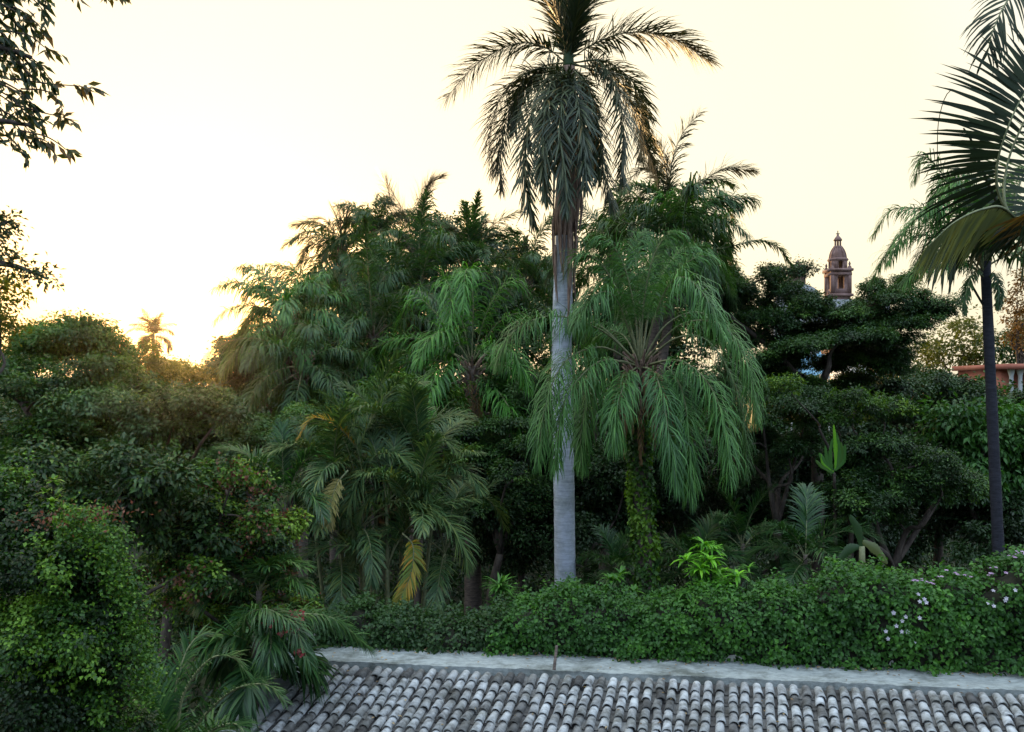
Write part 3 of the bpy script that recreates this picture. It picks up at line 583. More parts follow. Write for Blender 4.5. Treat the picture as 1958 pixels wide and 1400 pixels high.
G = np.random.default_rng(21)
for k in range(15):
    a = k * 2.4; x0 = 1080 + 24 * cos(a); y0 = -.34 * abs(sin(a)) - .02; top_ = G.uniform(380, 470); bot = top_ + G.uniform(60, 190)
    b = B(); s = smoothpath([at(x0, top_, RY + y0), at(x0 + G.normal() * 2 - 3 * cos(a), (top_ + bot) / 2, RY + y0 * 1.02 - .02), at(x0 - 7 * cos(a) + G.normal() * 3, bot, RY + y0 * .98)], 9); tube(b, s, G.uniform(.02, .045) * np.array([.6, 1, 1, .9, .9, .8, .6, .4, .1]), 5); b.obj('hanging_sheath', M['sheath'], t)
RF = [[(1080, 118), (1040, 90, -.3), (985, 84, -.5), (915, 120, -.8), (852, 188, -1)], [(1092, 112), (1140, 82, -.2), (1205, 62, 0), (1285, 74, -.3), (1355, 116, -.5)],
 [(1078, 130), (1020, 148, .4), (975, 210, .8), (955, 290, 1), (958, 360, 1)], [(1076, 132), (1035, 165, -.6), (1008, 250, -1), (1003, 340, -1.2), (1018, 425, -1.2)],
 [(1084, 135), (1078, 160, -1), (1070, 240, -1.5), (1078, 330, -1.6), (1082, 400, -1.6)], [(1092, 130), (1122, 165, -.6), (1145, 240, -.8), (1155, 330, -.8), (1172, 398, -.8)],
 [(1098, 125), (1150, 132, .2), (1195, 172, .4), (1225, 240, .5), (1247, 325, .5)], [(1098, 120), (1145, 118, -.4), (1178, 170, -.8), (1192, 250, -1), (1190, 345, -1)],
 [(1082, 125), (1060, 150, 1.2), (1045, 230, 2), (1042, 330, 2.2)], [(1092, 125), (1118, 160, 1.2), (1130, 240, 2), (1142, 340, 2.2)],
 [(1086, 112), (1087, 0, 0), (1090, -125, .1)], [(1084, 112), (1062, 20, -.3), (1018, -60, -.5), (955, -105, -.7)], [(1090, 112), (1118, 20, 0), (1162, -50, .1), (1225, -85, .3)],
 [(1087, 112), (1077, 20, .6), (1060, -100, 1)], [(1091, 112), (1103, 10, -.6), (1130, -100, -1)], [(1080, 120), (1038, 128, .9), (1000, 168, 1.6), (982, 245, 2)],
 [(1084, 130), (1095, 160, -1), (1112, 230, -1.5), (1118, 310, -1.7), (1120, 360, -1.7)], [(1080, 128), (1055, 155, -.9), (1042, 230, -1.3), (1038, 320, -1.4), (1045, 380, -1.4)],
 [(1094, 120), (1160, 118, 1), (1215, 165, 1.6), (1232, 230, 1.8), (1225, 300, 1.9)], [(1076, 128), (1015, 136, .2), (962, 180, .3), (938, 250, .3), (942, 330, .3)], [(1098, 122), (1160, 148), (1212, 208), (1238, 285), (1258, 340)]]
for i, P in enumerate(RF):
    young = P[-1][1] < 0
    hero_frond(t, P, RY, 'royal', 'royal', v0=.3 + .25 * R.random(), vs=.2, n=(170 if i < 2 or young else 120), wd=.0235 if i < 2 else .021, jit=9, ll=(.82 if i > 1 else .95) if not young else 1.0, droop=.12 if young else .34, a0=52, a1=22 if not young else 14, plum=1.25, pet=.02 if young else .1)
for P in ([(1078, 135, -.3), (1062, 170, -.5), (1050, 240, -.6), (1056, 320, -.6)], [(1096, 140, -.3), (1108, 185, -.6), (1112, 260, -.7), (1106, 330, -.6)], [(1100, 140), (1125, 190, .3), (1135, 280, .4), (1128, 340, .4)]):
    hero_frond(t, P, RY, 'royal', 'dry', 'withered brown frond drooping by the trunk', 'dead_frond', n=50, ll=.45, v0=.3, droop=.6)
# ------------------------------------------------------------------ the weeping queen palm in the middle
QY = 21.5; H = at(1225, 700, QY)
t = thing('queen_palm', 'big weeping palm with a creeper wrapped trunk right of the grey trunk', 'palm tree', (*at(1232, 1100, QY)[:2], 0))
b = B(); P = smoothpath([[at(1240, 0, QY)[0], QY, -.1], at(1236, 1115, QY), at(1226, 950, QY), at(1222, 820, QY), H], 50); tube(b, P, np.linspace(.23, .17, 50) * (1 + .03 * np.sin(np.arange(50) * 1.9)), 12); b.obj('trunk', M['palm_bark'], t, True)
QP = P
b = B()
for k in range(70):
    a = k * 2.4; z = -1.35 * (k / 70); d = np.array([cos(a), sin(a), 0]); q = H + [0, 0, z] + d * .2
    tube(b, smoothpath([q, q + d * .10 + [0, 0, .22], q + d * (.22 + .1 * R.random()) + [0, 0, .42]], 5), np.linspace(.055, .02, 5), 4)
b.obj('leaf_bases', M['sheath'], t)
for k in range(16):
    a = k * 2.4; d = np.array([cos(a), sin(a), 0]); q0 = H + [0, 0, -.15 - .05 * k] + d * .18
    PP = smoothpath([q0, q0 + d * .28 + [0, 0, .1], q0 + d * .42 + [0, 0, -.25], q0 + d * .40 + [0, 0, -.8 - .04 * k]], 10)
    b = B(); frond_geo(b, PP, n=26, ll=.26, droop=1.5, wd=.012, plum=.9, a0=50, a1=20, r0=.028, v0=.3, vs=.2); o = b.obj('dead_frond', [M['dry'], M['sheath']], t); o['label'] = 'short withered brown frond hanging at the crown heart'
QF = [[(1222, 690), (1195, 590), (1150, 505), (1105, 490), (1072, 540)], [(1222, 690), (1213, 590), (1190, 500), (1155, 458), (1118, 470)], [(1225, 690), (1230, 590), (1248, 495), (1280, 448), (1318, 462)],
 [(1228, 690), (1258, 590), (1305, 510), (1358, 492), (1398, 545)], [(1228, 692), (1275, 620), (1340, 598), (1400, 650), (1436, 745), (1440, 800)], [(1228, 698), (1290, 648, -.5), (1350, 650, -.9), (1400, 722, -1.2), (1425, 820, -1.3), (1424, 905, -1.3)],
 [(1226, 702), (1270, 698, -.8), (1305, 750, -1.5), (1318, 850, -2), (1322, 950, -2)], [(1224, 702), (1250, 712, -1.2), (1268, 765, -2), (1282, 850, -2.3), (1296, 930, -2.3)],
 [(1218, 700), (1180, 692, -.7), (1135, 728, -1.2), (1112, 815, -1.4), (1112, 890, -1.5)], [(1216, 696), (1150, 664, -.6), (1080, 692, -1.6), (1042, 780, -2.2), (1030, 880, -2.4)],
 [(1216, 690), (1150, 632, -.3), (1060, 604, -1.2), (985, 632, -2), (950, 690, -2.2)], [(1220, 690), (1190, 640, 1.5), (1150, 640, 2.3), (1130, 720, 2.6)], [(1228, 695), (1300, 622, -1), (1380, 622, -1.8), (1430, 700, -2.2), (1446, 800, -2.3)], [(1228, 700), (1300, 690, -1.5), (1360, 742, -2.2), (1390, 840, -2.6), (1396, 915, -2.7)], [(1218, 700), (1150, 690, -1.2), (1088, 750, -2), (1066, 835, -2.3), (1062, 895, -2.4)],
 [(1225, 690), (1268, 565, -.8), (1305, 530, -1.5), (1352, 572, -2.2), (1384, 645, -2.4)], [(1222, 690), (1180, 575, -.8), (1142, 562, -1.4), (1102, 615, -2)],
 [(1224, 690), (1222, 560, 1), (1215, 470, 1.8), (1235, 440, 2.6)], [(1226, 690), (1250, 560, 1.2), (1300, 480, 2), (1350, 470, 2.6)], 
  [(1220, 700), (1200, 720, -1), (1180, 780, -1.6), (1175, 850, -1.8)], [(1218, 692), (1140, 620, .8), (1080, 640, 1.5), (1060, 720, 1.8)]]
for i, P in enumerate(QF):
    hero_frond(t, P, QY, 'queen', 'queen', v0=.35 + .35 * R.random(), vs=.2, n=140, ll=.86, wd=.0135, pet=.27, m=30, r0=.03, droop=1.5, plum=.8, jit=11)
for P in ([(1228, 715, -.4), (1258, 730, -.8), (1282, 790, -1), (1290, 850, -1)], [(1216, 725, -.3), (1200, 780, -.5), (1195, 850, -.5)], [(1232, 705, -.3), (1262, 722, -.6), (1285, 775, -.7)]):
    b = B(); s = smoothpath([at(p[0], p[1], QY + p[2]) for p in P], 10); tube(b, s, np.interp(np.linspace(0, 1, 10), [0, .3, .8, 1], [.02, .045, .05, .01]), 6); o = b.obj('flower_stalk', M['dry'], t)
# creeper on its trunk
cz = at(0, 800, QY)[2]; t = thing('creeper', 'bright green creeper sheathing the trunk of the weeping palm', 'climbing plant', (*at(1232, 1100, QY)[:2], 0))
n = 5200; s = R.random(n) ** .9; z = np.clip(s * cz, 0.1, cz); px_ = np.interp(z, QP[:, 2], QP[:, 0]); a = R.uniform(0, 6.28, n); rad = .21 + np.abs(R.normal(size=n)) * .055 + .05 * np.sin(z * 5 + a * 2)
d = np.stack([np.cos(a), np.sin(a), np.zeros(n)], 1); P = np.stack([px_, np.full(n, QY), z], 1) + d * rad[:, None]; b = B()
leaves(b, P, nrm(R.normal(size=(n, 3)) * .7 - [0, 0, .9] + d * .5), nrm(d + R.normal(size=(n, 3)) * .4 + [0, 0, .3]), R.uniform(.07, .15, n), R.uniform(.06, .12, n), 0, np.clip(.72 + .25 * np.sin(z * 2 + a) + R.normal(size=n) * .15, 0, 1)); b.obj('foliage', M['ivy'], t)
b = B()
for k in range(5):
    aa = k * 1.3 + np.linspace(0, 3, 40); zz = np.linspace(0, cz, 40); tube(b, np.stack([np.interp(zz, QP[:, 2], QP[:, 0]) + .2 * np.cos(aa), QY + .2 * np.sin(aa), zz], 1), .02, 5)
b.obj('stem', M['bark'], t)
# ------------------------------------------------------------------ palms behind
def bp(label, px, py, Y, kind, mat, L, nf, basepx=None, **kw):
    h = at(px, py, Y); bx = at(basepx or px, 0, Y)[0]; return palm('palm_tree', label, (bx, Y), h, kind, mat, L, nf, **kw)
def addf(t, lst, Y, kind, mat, **kw):
    for P in lst: hero_frond(t, P, Y, kind, mat, **kw)
t = bp('bright green weeping palm with a shaggy brown trunk top left of the grey trunk', 902, 700, 29, 'queen', 'queen_bright', 3.6, 12, 905, r=.26, ages=(2.6, 4.9), skirt=5, seed=1)
addf(t, [[(900, 690), (880, 600), (850, 535), (862, 560, -1), (858, 660, -1.6)], [(902, 690), (905, 590), (900, 525), (890, 520, -1.2), (885, 590, -2)], [(898, 690), (850, 620), (800, 570), (770, 600), (765, 660)],
 [(904, 690), (930, 600), (965, 545), (1000, 545), (1020, 600)], [(906, 690), (950, 620), (1000, 600), (1035, 640), (1045, 700)], [(898, 692), (840, 665), (770, 665), (720, 700), (712, 735)],
 [(900, 690), (870, 640, -1), (830, 640, -2), (800, 690, -2.6)], [(904, 690), (940, 660, -1.2), (985, 680, -2), (1010, 740, -2.4)]], 29, 'queen', 'queen_bright', ll=.9, n=90, wd=.022, v0=.55)
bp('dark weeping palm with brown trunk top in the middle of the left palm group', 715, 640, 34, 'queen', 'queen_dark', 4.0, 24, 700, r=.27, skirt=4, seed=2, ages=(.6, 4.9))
t = bp('weeping palm at the left edge of the palm group with sunlit fronds', 548, 612, 33, 'queen', 'queen', 3.0, 20, 560, r=.2, skirt=2, seed=3, ages=(1.2, 4.9))
addf(t, [[(545, 610), (520, 560), (490, 545), (468, 570)], [(546, 612), (510, 590), (480, 600), (462, 640)]], 33, 'queen', 'queen', ll=.6)
bp('green weeping palm behind the left edge palm and slightly higher', 625, 610, 37, 'queen', 'queen', 3.6, 22, 640, seed=4, skirt=2, ages=(1, 4.9))
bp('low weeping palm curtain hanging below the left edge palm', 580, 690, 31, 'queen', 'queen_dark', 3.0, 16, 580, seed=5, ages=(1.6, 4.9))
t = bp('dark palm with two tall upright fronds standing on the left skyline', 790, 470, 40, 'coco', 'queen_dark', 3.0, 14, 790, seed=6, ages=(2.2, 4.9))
addf(t, [[(788, 465), (778, 420), (755, 375), (730, 335)], [(792, 465), (798, 410), (815, 360), (842, 338)], [(792, 465), (800, 420), (810, 380), (822, 352)], [(788, 465), (770, 425), (748, 385), (738, 345)]], 40, 'royal', 'royal', ll=1.1, n=110, a0=38, a1=12, droop=.2, plum=1.1, wd=.028, pet=.05)
t = bp('pinkish grey spreading palm leaning left on the skyline', 655, 480, 43, 'coco', 'queen_dark', 3.2, 14, 665, seed=7, ages=(1.8, 4.9))
addf(t, [[(652, 480), (630, 440), (600, 425), (562, 430)], [(650, 485), (620, 470), (590, 470), (575, 500)]], 43, 'coco', 'near_pale', ll=.95, wd=.028, n=110)
addf(t, [[(655, 480), (648, 430), (632, 392)], [(656, 480), (660, 435), (655, 398)]], 43, 'coco', 'queen_bright', ll=.7, a0=30, a1=10, droop=.1)
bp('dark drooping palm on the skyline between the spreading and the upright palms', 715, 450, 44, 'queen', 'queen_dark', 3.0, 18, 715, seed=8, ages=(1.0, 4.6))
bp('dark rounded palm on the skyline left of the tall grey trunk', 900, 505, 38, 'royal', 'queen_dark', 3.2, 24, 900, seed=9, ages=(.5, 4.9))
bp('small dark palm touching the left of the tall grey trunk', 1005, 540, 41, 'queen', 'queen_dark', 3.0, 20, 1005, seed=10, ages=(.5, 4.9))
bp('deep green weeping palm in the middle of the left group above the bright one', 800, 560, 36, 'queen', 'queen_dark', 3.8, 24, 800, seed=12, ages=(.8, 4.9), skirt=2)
t = bp('windblown brownish palm rising behind the weeping palm on the right', 1285, 400, 31, 'coco', 'queen_dark', 3.0, 16, 1170, seed=13, ages=(1.8, 4.9))
addf(t, [[(1285, 395), (1282, 330), (1300, 265), (1338, 215)], [(1290, 395), (1330, 360), (1380, 325), (1440, 325)], [(1283, 395), (1262, 340), (1235, 320), (1205, 345), (1195, 400)], [(1283, 400), (1255, 360), (1225, 370), (1200, 420)], [(1284, 395), (1275, 330), (1262, 290), (1250, 270)]], 31, 'royal', 'royal', ll=.75, n=110, wd=.028, a0=50)
t = bp('dark green palm with arching fronds below the brownish one', 1300, 460, 27, 'queen', 'queen_dark', 2.6, 18, 1185, seed=14, ages=(1.0, 4.9))
addf(t, [[(1302, 468), (1330, 410), (1370, 378), (1415, 395)], [(1304, 470), (1350, 420), (1385, 415), (1400, 470)]], 27, 'queen', 'queen', ll=.55)
addf(t, [[(1300, 468), (1285, 410), (1265, 378), (1245, 400)], [(1300, 468), (1298, 410), (1290, 372), (1282, 378)]], 27, 'queen', 'queen_bright', ll=.5)
addf(t, [[(1310, 480), (1380, 475), (1450, 460), (1490, 475), (1512, 505)]], 27, 'coco', 'queen_dark', ll=.5, wd=.03, n=70)
bp('half hidden palm behind the crown of the big weeping palm', 1180, 500, 33, 'queen', 'queen_dark', 3.0, 20, 1180, seed=15, ages=(.6, 4.9))
bp('tiny sunset tinted palm alone on the far left skyline', 293, 640, 78, 'coco', 'rust_leaf', 2.5, 15, 293, r=.16, seed=16, ages=(.3, 4.6), boot=False)  # rust leaf colour stands in for the sunset glow on this palm
for hx, hy, Y, tips in ((715, 450, 44, [(700, 388), (722, 372), (745, 385), (680, 410), (765, 405)]), (900, 505, 38, [(868, 432), (885, 415), (905, 412), (930, 420), (950, 445), (850, 455)]), (1005, 540, 41, [(985, 470), (1005, 455), (1030, 470), (1045, 500)]), (655, 480, 43, [(610, 412), (645, 388), (668, 398)]), (800, 560, 36, [(775, 450), (810, 440), (760, 480), (840, 470)])):
    tp_ = [c for c in bpy.data.objects if c.type == 'EMPTY' and c.name.startswith('palm_tree') and abs(c.location.y - Y) < .01][0]
    for x, y in tips:
        hero_frond(tp_, [(hx, hy), ((hx * 2 + x) / 3, (hy + y) / 2), ((hx + 3 * x) / 4, y + 8), (x + (x - hx) * .35, y + 6)], Y, 'coco', 'royal', ll=.62, n=56, wd=.03, a0=48, a1=15, droop=.35, v0=.35)
# slender palm on the right
SY = 20.0; t = palm('palm_tree', 'slender dark trunk palm rising on the right beside the church view', (at(1926, 0, SY)[0], SY), at(1884, 500, SY), 'queen', 'queen', 2.1, 7, r=.125, bark='dark_trunk', seed=17, ages=(.2, 2.2), boot=False)
addf(t, [[(1884, 525), (1850, 470), (1790, 410), (1710, 400), (1668, 450)], [(1884, 528), (1830, 470), (1760, 450), (1700, 480), (1665, 540)], [(1884, 520), (1850, 420), (1800, 330), (1765, 300), (1748, 345)], [(1884, 525), (1860, 480), (1820, 440), (1770, 470), (1740, 540)],
 [(1886, 525), (1895, 420), (1925, 340), (1975, 320)], [(1884, 525), (1868, 420, .6), (1840, 350, 1.2), (1800, 350, 1.6), (1770, 420, 1.8)],
 [(1884, 525), (1850, 440, -.5), (1800, 390, -.8), (1740, 430, -1), (1700, 500, -1)], [(1884, 525), (1830, 500, -.5), (1775, 500, -.8), (1730, 540, -.9)], [(1884, 515), (1840, 450, .2), (1790, 430, .3), (1720, 450, .4), (1680, 510, .4)], [(1886, 510), (1870, 380, .3), (1850, 330, .4), (1825, 340, .4)], [(1884, 528), (1840, 500, .5), (1780, 500, .9), (1720, 540, 1)], [(1884, 525), (1860, 400, -.4), (1830, 350, -.6), (1800, 380, -.8), (1790, 440, -.8)]], SY, 'queen', 'queen', ll=.55, n=110, wd=.0155)
addf(t, [[(1882, 530), (1862, 520, -.5), (1847, 560, -.8), (1845, 600, -.9)], [(1888, 532), (1902, 524, -.3), (1911, 560, -.4), (1909, 588, -.4)]], SY, 'queen', 'queen_dark', ll=.26, n=90, wd=.012)
b = B(); s = smoothpath([at(1890, 600, SY), at(1872, 570, SY), at(1855, 540, SY)], 6); tube(b, s, .025, 6); b.obj('stalk', M['twig'], t)
# ------------------------------------------------------------------ near palm at the right edge
NY = 7.0; t = thing('near_palm', 'large close palm with broad dark fronds hanging in from the right edge', 'palm tree', (at(2120, 0, NY)[0], NY, 0))
b = B(); NH = at(1985, 470, NY); tube(b, smoothpath([[at(2120, 0, NY)[0], NY, -.1], at(2110, 900, NY), at(2060, 600, NY), NH], 30), np.linspace(.14, .08, 30), 12); b.obj('trunk', M['dark_trunk'], t, True)
SV = np.array([-1., .15, .1])
def nf(pts, mat, S=None, **kw):
    P = smoothpath([at(p[0], p[1], NY + (p[2] if len(p) > 2 else 0)) for p in pts], 28); b = B()
    k = dict(n=26, ll=.62, droop=.10, wd=.0165, plum=.06, a0=100, a1=40, pet=.1, seg=4, r0=.016, mr=1); k.update(kw); frond_geo(b, P, S=S, **k); b.obj('frond', [M[mat], M['petiole']], t)
nf([(1985, 470), (1920, 395, -.1), (1905, 330, -.2), (1925, 250, -.3), (1965, 170, -.3), (2030, 110, -.3)], 'near', SV, side=(1,), n=62, ll=.64, a0=118, a1=62, pet=.12, droop=.11, wd=.017, jit=2)
nf([(1985, 470), (1925, 400, .1), (1925, 320, .2), (1955, 240, .2), (2000, 170, .2), (2060, 120, .2)], 'near', SV, side=(1, -1), n=38, ll=.5, a0=105, a1=50, droop=.12, jit=3, wd=.015)
nf([(1985, 470), (1940, 395, .3), (1975, 300, .5), (2030, 240, .6)], 'near_lit', SV, side=(1, -1), n=40, ll=.42, wd=.011, a0=110, a1=60, droop=.1)
nf([(1985, 470), (1925, 402, -.2), (1880, 400, -.4), (1825, 425, -.6), (1775, 470, -.8)], 'near_pale', np.array([0.1, .5, -1.]), side=(1,), n=46, ll=.60, wd=.020, jit=3, a0=66, a1=18, droop=.12, pet=.15)
nf([(1985, 470), (1925, 406, 0), (1885, 408, .2), (1830, 440, .3), (1790, 485, .3)], 'near', np.array([0.1, -.4, -1.]), side=(1,), n=40, ll=.62, wd=.018, a0=74, a1=20, droop=.15, pet=.15)
nf([(1985, 460), (1960, 410, -.2), (1985, 405, -.4), (2040, 440, -.5), (2090, 500, -.5)], 'near', np.array([-.5, .3, -1.]), side=(1,), n=34, ll=.72, wd=.02, a0=75, a1=40, droop=.08)
nf([(2000, 470), (2010, 380, -.3), (2050, 380, -.5), (2110, 440, -.5)], 'rust_leaf', np.array([-.7, .3, -1.]), side=(1,), n=30, ll=.70, wd=.016, a0=85, a1=50, droop=.08)
nf([(2080, -120, .3), (2000, -60, .2), (1935, -10, .1), (1900, 55, 0), (1888, 105, 0)], 'near', np.array([-1., .2, -.2]), side=(1, -1), n=34, ll=.42, wd=.009, a0=50, a1=22, droop=.35, pet=.3)
b = B(); s = smoothpath([at(1915, 405, NY), at(1880, 330, NY), at(1858, 270, NY), at(1842, 245, NY)], 10); tube(b, s, np.linspace(.014, .006, 10), 6); b.obj('bare_stalk', M['twig'], t)
b = B(); s = smoothpath([at(1850, 182, NY), at(1815, 175, NY), at(1795, 230, NY), at(1792, 310, NY)], 14); tube(b, s, .0035, 4); b.obj('thin_tendril', M['twig'], t)
# ------------------------------------------------------------------ areca clump and small palms
AY = 20.5; t = thing('areca_palm', 'bushy clump of many stemmed palm left of the dark hollow', 'palm tree', (at(735, 0, AY)[0], AY, 0))
pl = pool('areca', 'areca', 2.3); rg = np.random.default_rng(4)
hearts = [(720, 900, 0, 7), (765, 880, .3, 7), (680, 915, -.3, 6), (805, 920, .2, 6), (640, 930, .2, 6), (740, 960, -.9, 6), (690, 1010, -.8, 6), (800, 1010, -.7, 6), (850, 1060, -.3, 5), (650, 1060, -.4, 6), (740, 1090, -1, 5), (600, 990, .1, 5), (830, 960, .5, 5), (700, 850, 1.2, 6)]
for hx, hy, dy, nf_ in hearts:
    h = at(hx, hy, AY + dy); b = B(); bx = t['_o'][0] + (h[0] - t['_o'][0]) * .5
    tube(b, smoothpath([[bx, AY + dy * .5, -.1], [(bx + h[0]) / 2 + rg.normal() * .1, AY + dy, h[2] * .5], h], 14), np.linspace(.06, .04, 14), 7); b.obj('stem', M['petiole'], t, True)
    for i in range(nf_):
        if sum(1 for c in t.children if c.name.startswith('frond')) >= 84: break
        k = int(min(4, i * 5 / nf_ * .8)); o = bpy.data.objects.new('frond', pl[k * 2 + int(rg.integers(2))]); COL.objects.link(o); o.parent = t; o.location = h - np.array(t['_o'])
        o.rotation_euler = (rg.normal() * .12, rg.normal() * .12, i * 2.4 + rg.uniform(0, 6)); s = rg.uniform(.8, 1.15); o.scale = (s, s, s)
hero_frond(t, [(665, 900, -1.3), (645, 925, -1.6), (632, 965, -1.9), (630, 1005, -2)], AY, 'areca', 'yellow', 'pale yellow drooping frond', ll=.42, wd=.016, v0=.3)
hero_frond(t, [(770, 1020, -1.3), (790, 1045, -1.7), (785, 1100, -1.9), (762, 1150, -2)], AY, 'areca', 'orange', 'orange tipped dying frond', ll=.42, wd=.017, v0=.25, vs=.3)
hero_frond(t, [(700, 880, -.5), (650, 820, -.8), (600, 800, -1), (572, 835, -1.1)], AY, 'areca', 'orange', 'rusty brown arching frond', ll=.35, wd=.014, v0=.6)
t = bp('dark green broad fronded palm at the left of the bushy clump', 545, 960, 19.5, 'areca', 'front_palm', 2.2, 12, 545, r=.07, seed=31, ages=(.3, 4.2), boot=False)
hero_frond(t, [(545, 960), (570, 900), (600, 870), (635, 880)], 19.5, 'areca', 'queen_bright', ll=.55, wd=.018)
t = bp('low palm with a pale fan of fronds beside the bougainvillea', 495, 1130, 16, 'areca', 'front_palm', 1.1, 10, 495, r=.06, seed=32, ages=(.5, 4.5), boot=False)
hero_frond(t, [(497, 1130), (520, 1090, -.2), (550, 1075, -.4), (580, 1085, -.5)], 16, 'areca', 'front_palm', ll=.5, wd=.018, v0=.8, a0=60, n=44)
hero_frond(t, [(497, 1130), (530, 1110, -.2), (560, 1105, -.4), (590, 1130, -.5)], 16, 'areca', 'front_palm', ll=.45, wd=.018, v0=.7, n=44)
t = bp('palm whose long fronds droop over the left corner of the tiled roof', 490, 1215, 14.2, 'coco', 'front_palm', 1.0, 6, 480, r=.08, seed=33, ages=(2, 4.9), boot=False)
for P in ([(495, 1210), (540, 1180, -.1), (630, 1180, -.1), (705, 1238, 0)], [(492, 1212), (520, 1178, -.4), (560, 1195, -.7), (590, 1265, -.8)], [(488, 1215), (470, 1180, -.3), (510, 1165, -.8), (560, 1190, -1.1)], [(490, 1215), (512, 1200, -.5), (518, 1235, -.9), (505, 1275, -1)], [(490, 1212), (560, 1172, .3), (650, 1195, .4), (690, 1225, .4)]):
    hero_frond(t, P, 14.2, 'coco', 'front_palm', ll=.5, wd=.013, n=110, droop=.8, v0=.5, vs=.25)
t = bp('glossy young palm low at the bottom left beside the roof', 330, 1450, 11, 'areca', 'front_palm', 1.3, 6, 320, r=.06, seed=34, ages=(.5, 4.5), boot=False)
for P in ([(335, 1440), (350, 1330), (400, 1262), (445, 1258), (475, 1292)], [(340, 1445), (390, 1370, -.2), (450, 1318, -.4), (510, 1310, -.5), (542, 1340, -.5)], [(330, 1440), (340, 1300, .4), (370, 1225, .6), (410, 1215, .7)], [(325, 1440), (270, 1350, -.5), (250, 1345, -.9), (225, 1385, -1.2)], [(340, 1450), (400, 1400, -.6), (450, 1385, -.9), (480, 1420, -1)], [(325, 1440), (290, 1300, .3), (270, 1240, .4), (280, 1210, .5)]):
    hero_frond(t, P, 11, 'areca', 'front_palm', ll=.33, wd=.012, n=56, droop=.3, v0=.5, vs=.22, a0=65)
# ------------------------------------------------------------------ right side trees
jp = pxpads([(1395, 555, 50, 22), (1470, 528, 40, 12), (1510, 522, 32, 11), (1435, 580, 50, 18), (1555, 596, 36, 13, .5), (1540, 574, 26, 10, 1), (1640, 590, 45, 18, 1), (1690, 568, 46, 20, .5), (1740, 592, 42, 14), (1770, 620, 34, 12), (1490, 622, 50, 14, -.5), (1610, 634, 60, 15, -.5), (1540, 660, 70, 18, -1), (1690, 640, 50, 16), (1795, 596, 22, 10, .5), (1410, 630, 45, 16, .5), (1640, 670, 60, 18, .5), (1460, 690, 50, 18), (1715, 690, 50, 18, .6), (1400, 690, 40, 20, .6), (1590, 700, 36, 12, 1), (1525, 578, 38, 16, .3), (1380, 600, 50, 24, 1), (1350, 650, 50, 30, 1.5), (1600, 605, 50, 14, 0), (1440, 650, 60, 22, .2), (1560, 630, 60, 18, 1), (1660, 650, 60, 20, -.6), (1750, 650, 40, 14, 0)] + scat(1560, 640, 180, 60, 8, (18, 34), (8, 12), 1.4, 1) + [(1380, 570, 60, 26, .5), (1420, 610, 60, 26, .8), (1480, 600, 60, 22, .2), (1560, 600, 60, 16, .2), (1630, 606, 60, 16, .5), (1700, 610, 50, 18, .2), (1500, 660, 70, 22, .8), (1420, 720, 70, 24, .4), (1650, 640, 70, 18, 0), (1690, 670, 60, 18, 1), (1600, 660, 60, 12, 1.2), (1740, 700, 60, 22, 1), (1500, 740, 70, 18, .4), (1640, 730, 70, 18, .8), (1340, 610, 40, 40, 1), (1740, 565, 44, 16, 0), (1770, 600, 50, 16, .4), (1720, 545, 40, 18, .5), (1800, 585, 30, 12, 0), (1660, 555, 40, 16, 1), (1370, 540, 50, 30, 1), (1410, 560, 60, 30, 1), (1600, 690, 50, 10, .3), (1530, 700, 60, 12, 1.4), (1480, 560, 40, 16, .4), (1500, 548, 30, 10, 1), (1455, 730, 80, 22, 1), (1580, 700, 34, 12, 2), (1660, 690, 34, 16, 2), (1690, 705, 34, 16, 1), (1530, 680, 30, 10, 2)], 28, .9, 3)
tree('spreading_tree', 'large dark tree with flat spreading layers of leaves below the church tower', 'tree', (at(1565, 0, 28)[0], 28), jp, 'flat_leaf', .085, .04, 2.2, .24, fork=at(1560, 760, 28), cap=26000, up=.9, v0=.38, vs=.24, hang=.1, lobe=.36)
jp = pxpads([(1480, 775, 80, 26), (1560, 770, 60, 22, .6), (1400, 800, 50, 30, .5), (1470, 850, 60, 45, .8), (1540, 830, 60, 40, 1.5)] + scat(1480, 830, 110, 80, 12, (30, 55), (12, 22), 1, 2), 25, .9, 3)
tree('spreading_tree', 'lower flat topped dark tree just right of the weeping palm', 'tree', (at(1500, 0, 25)[0], 25), jp, 'flat_leaf', .085, .04, 2.0, .15, sub=.3, up=.9, v0=.35, cap=20000)
jp = pxpads([(1680, 860, 100, 26), (1780, 870, 90, 26, .5), (1620, 900, 70, 30, .5), (1720, 930, 110, 40), (1830, 940, 70, 45), (1650, 970, 80, 40, -.3)] + scat(1720, 920, 150, 70, 16, (30, 60), (12, 22), 1, 3), 24, .8, 3)
tree('spreading_tree', 'dark layered tree in the lower right left of the slender palm trunk', 'tree', (at(1710, 0, 24)[0], 24), jp, 'flat_leaf', .09, .045, 2.1, .18, sub=.3, up=.9, v0=.3, cap=26000, vs=.28, lobe=.38)
jp = pxpads([(1700, 740, 110, 36), (1800, 740, 70, 36, 1), (1760, 800, 100, 30), (1880, 790, 70, 40), (1930, 760, 60, 40, 1), (1850, 760, 60, 40)] + scat(1790, 770, 150, 60, 8, (25, 50), (12, 20), 1.5, 4), 33, .9, 3)
tree('tree', 'blackish round tree between the spreading tree and the slender palm trunk', 'tree', (at(1790, 0, 33)[0], 33), jp, 'dark_leaf', .12, .07, 1.8, .2, v0=.3, cap=20000)
jp = pxpads([(1840, 660, 60, 38), (1800, 690, 50, 30), (1890, 700, 50, 30)], 70, .9)
tree('tree', 'pale olive tree with sky showing through on the right horizon', 'tree', (at(1840, 0, 70)[0], 70), jp, 'sun_tinted_leaf', .28, .16, .8, .3, v0=.2, kk=16)
jp = pxpads([(1950, 670, 60, 30), (2020, 650, 60, 40)], 66, .9)
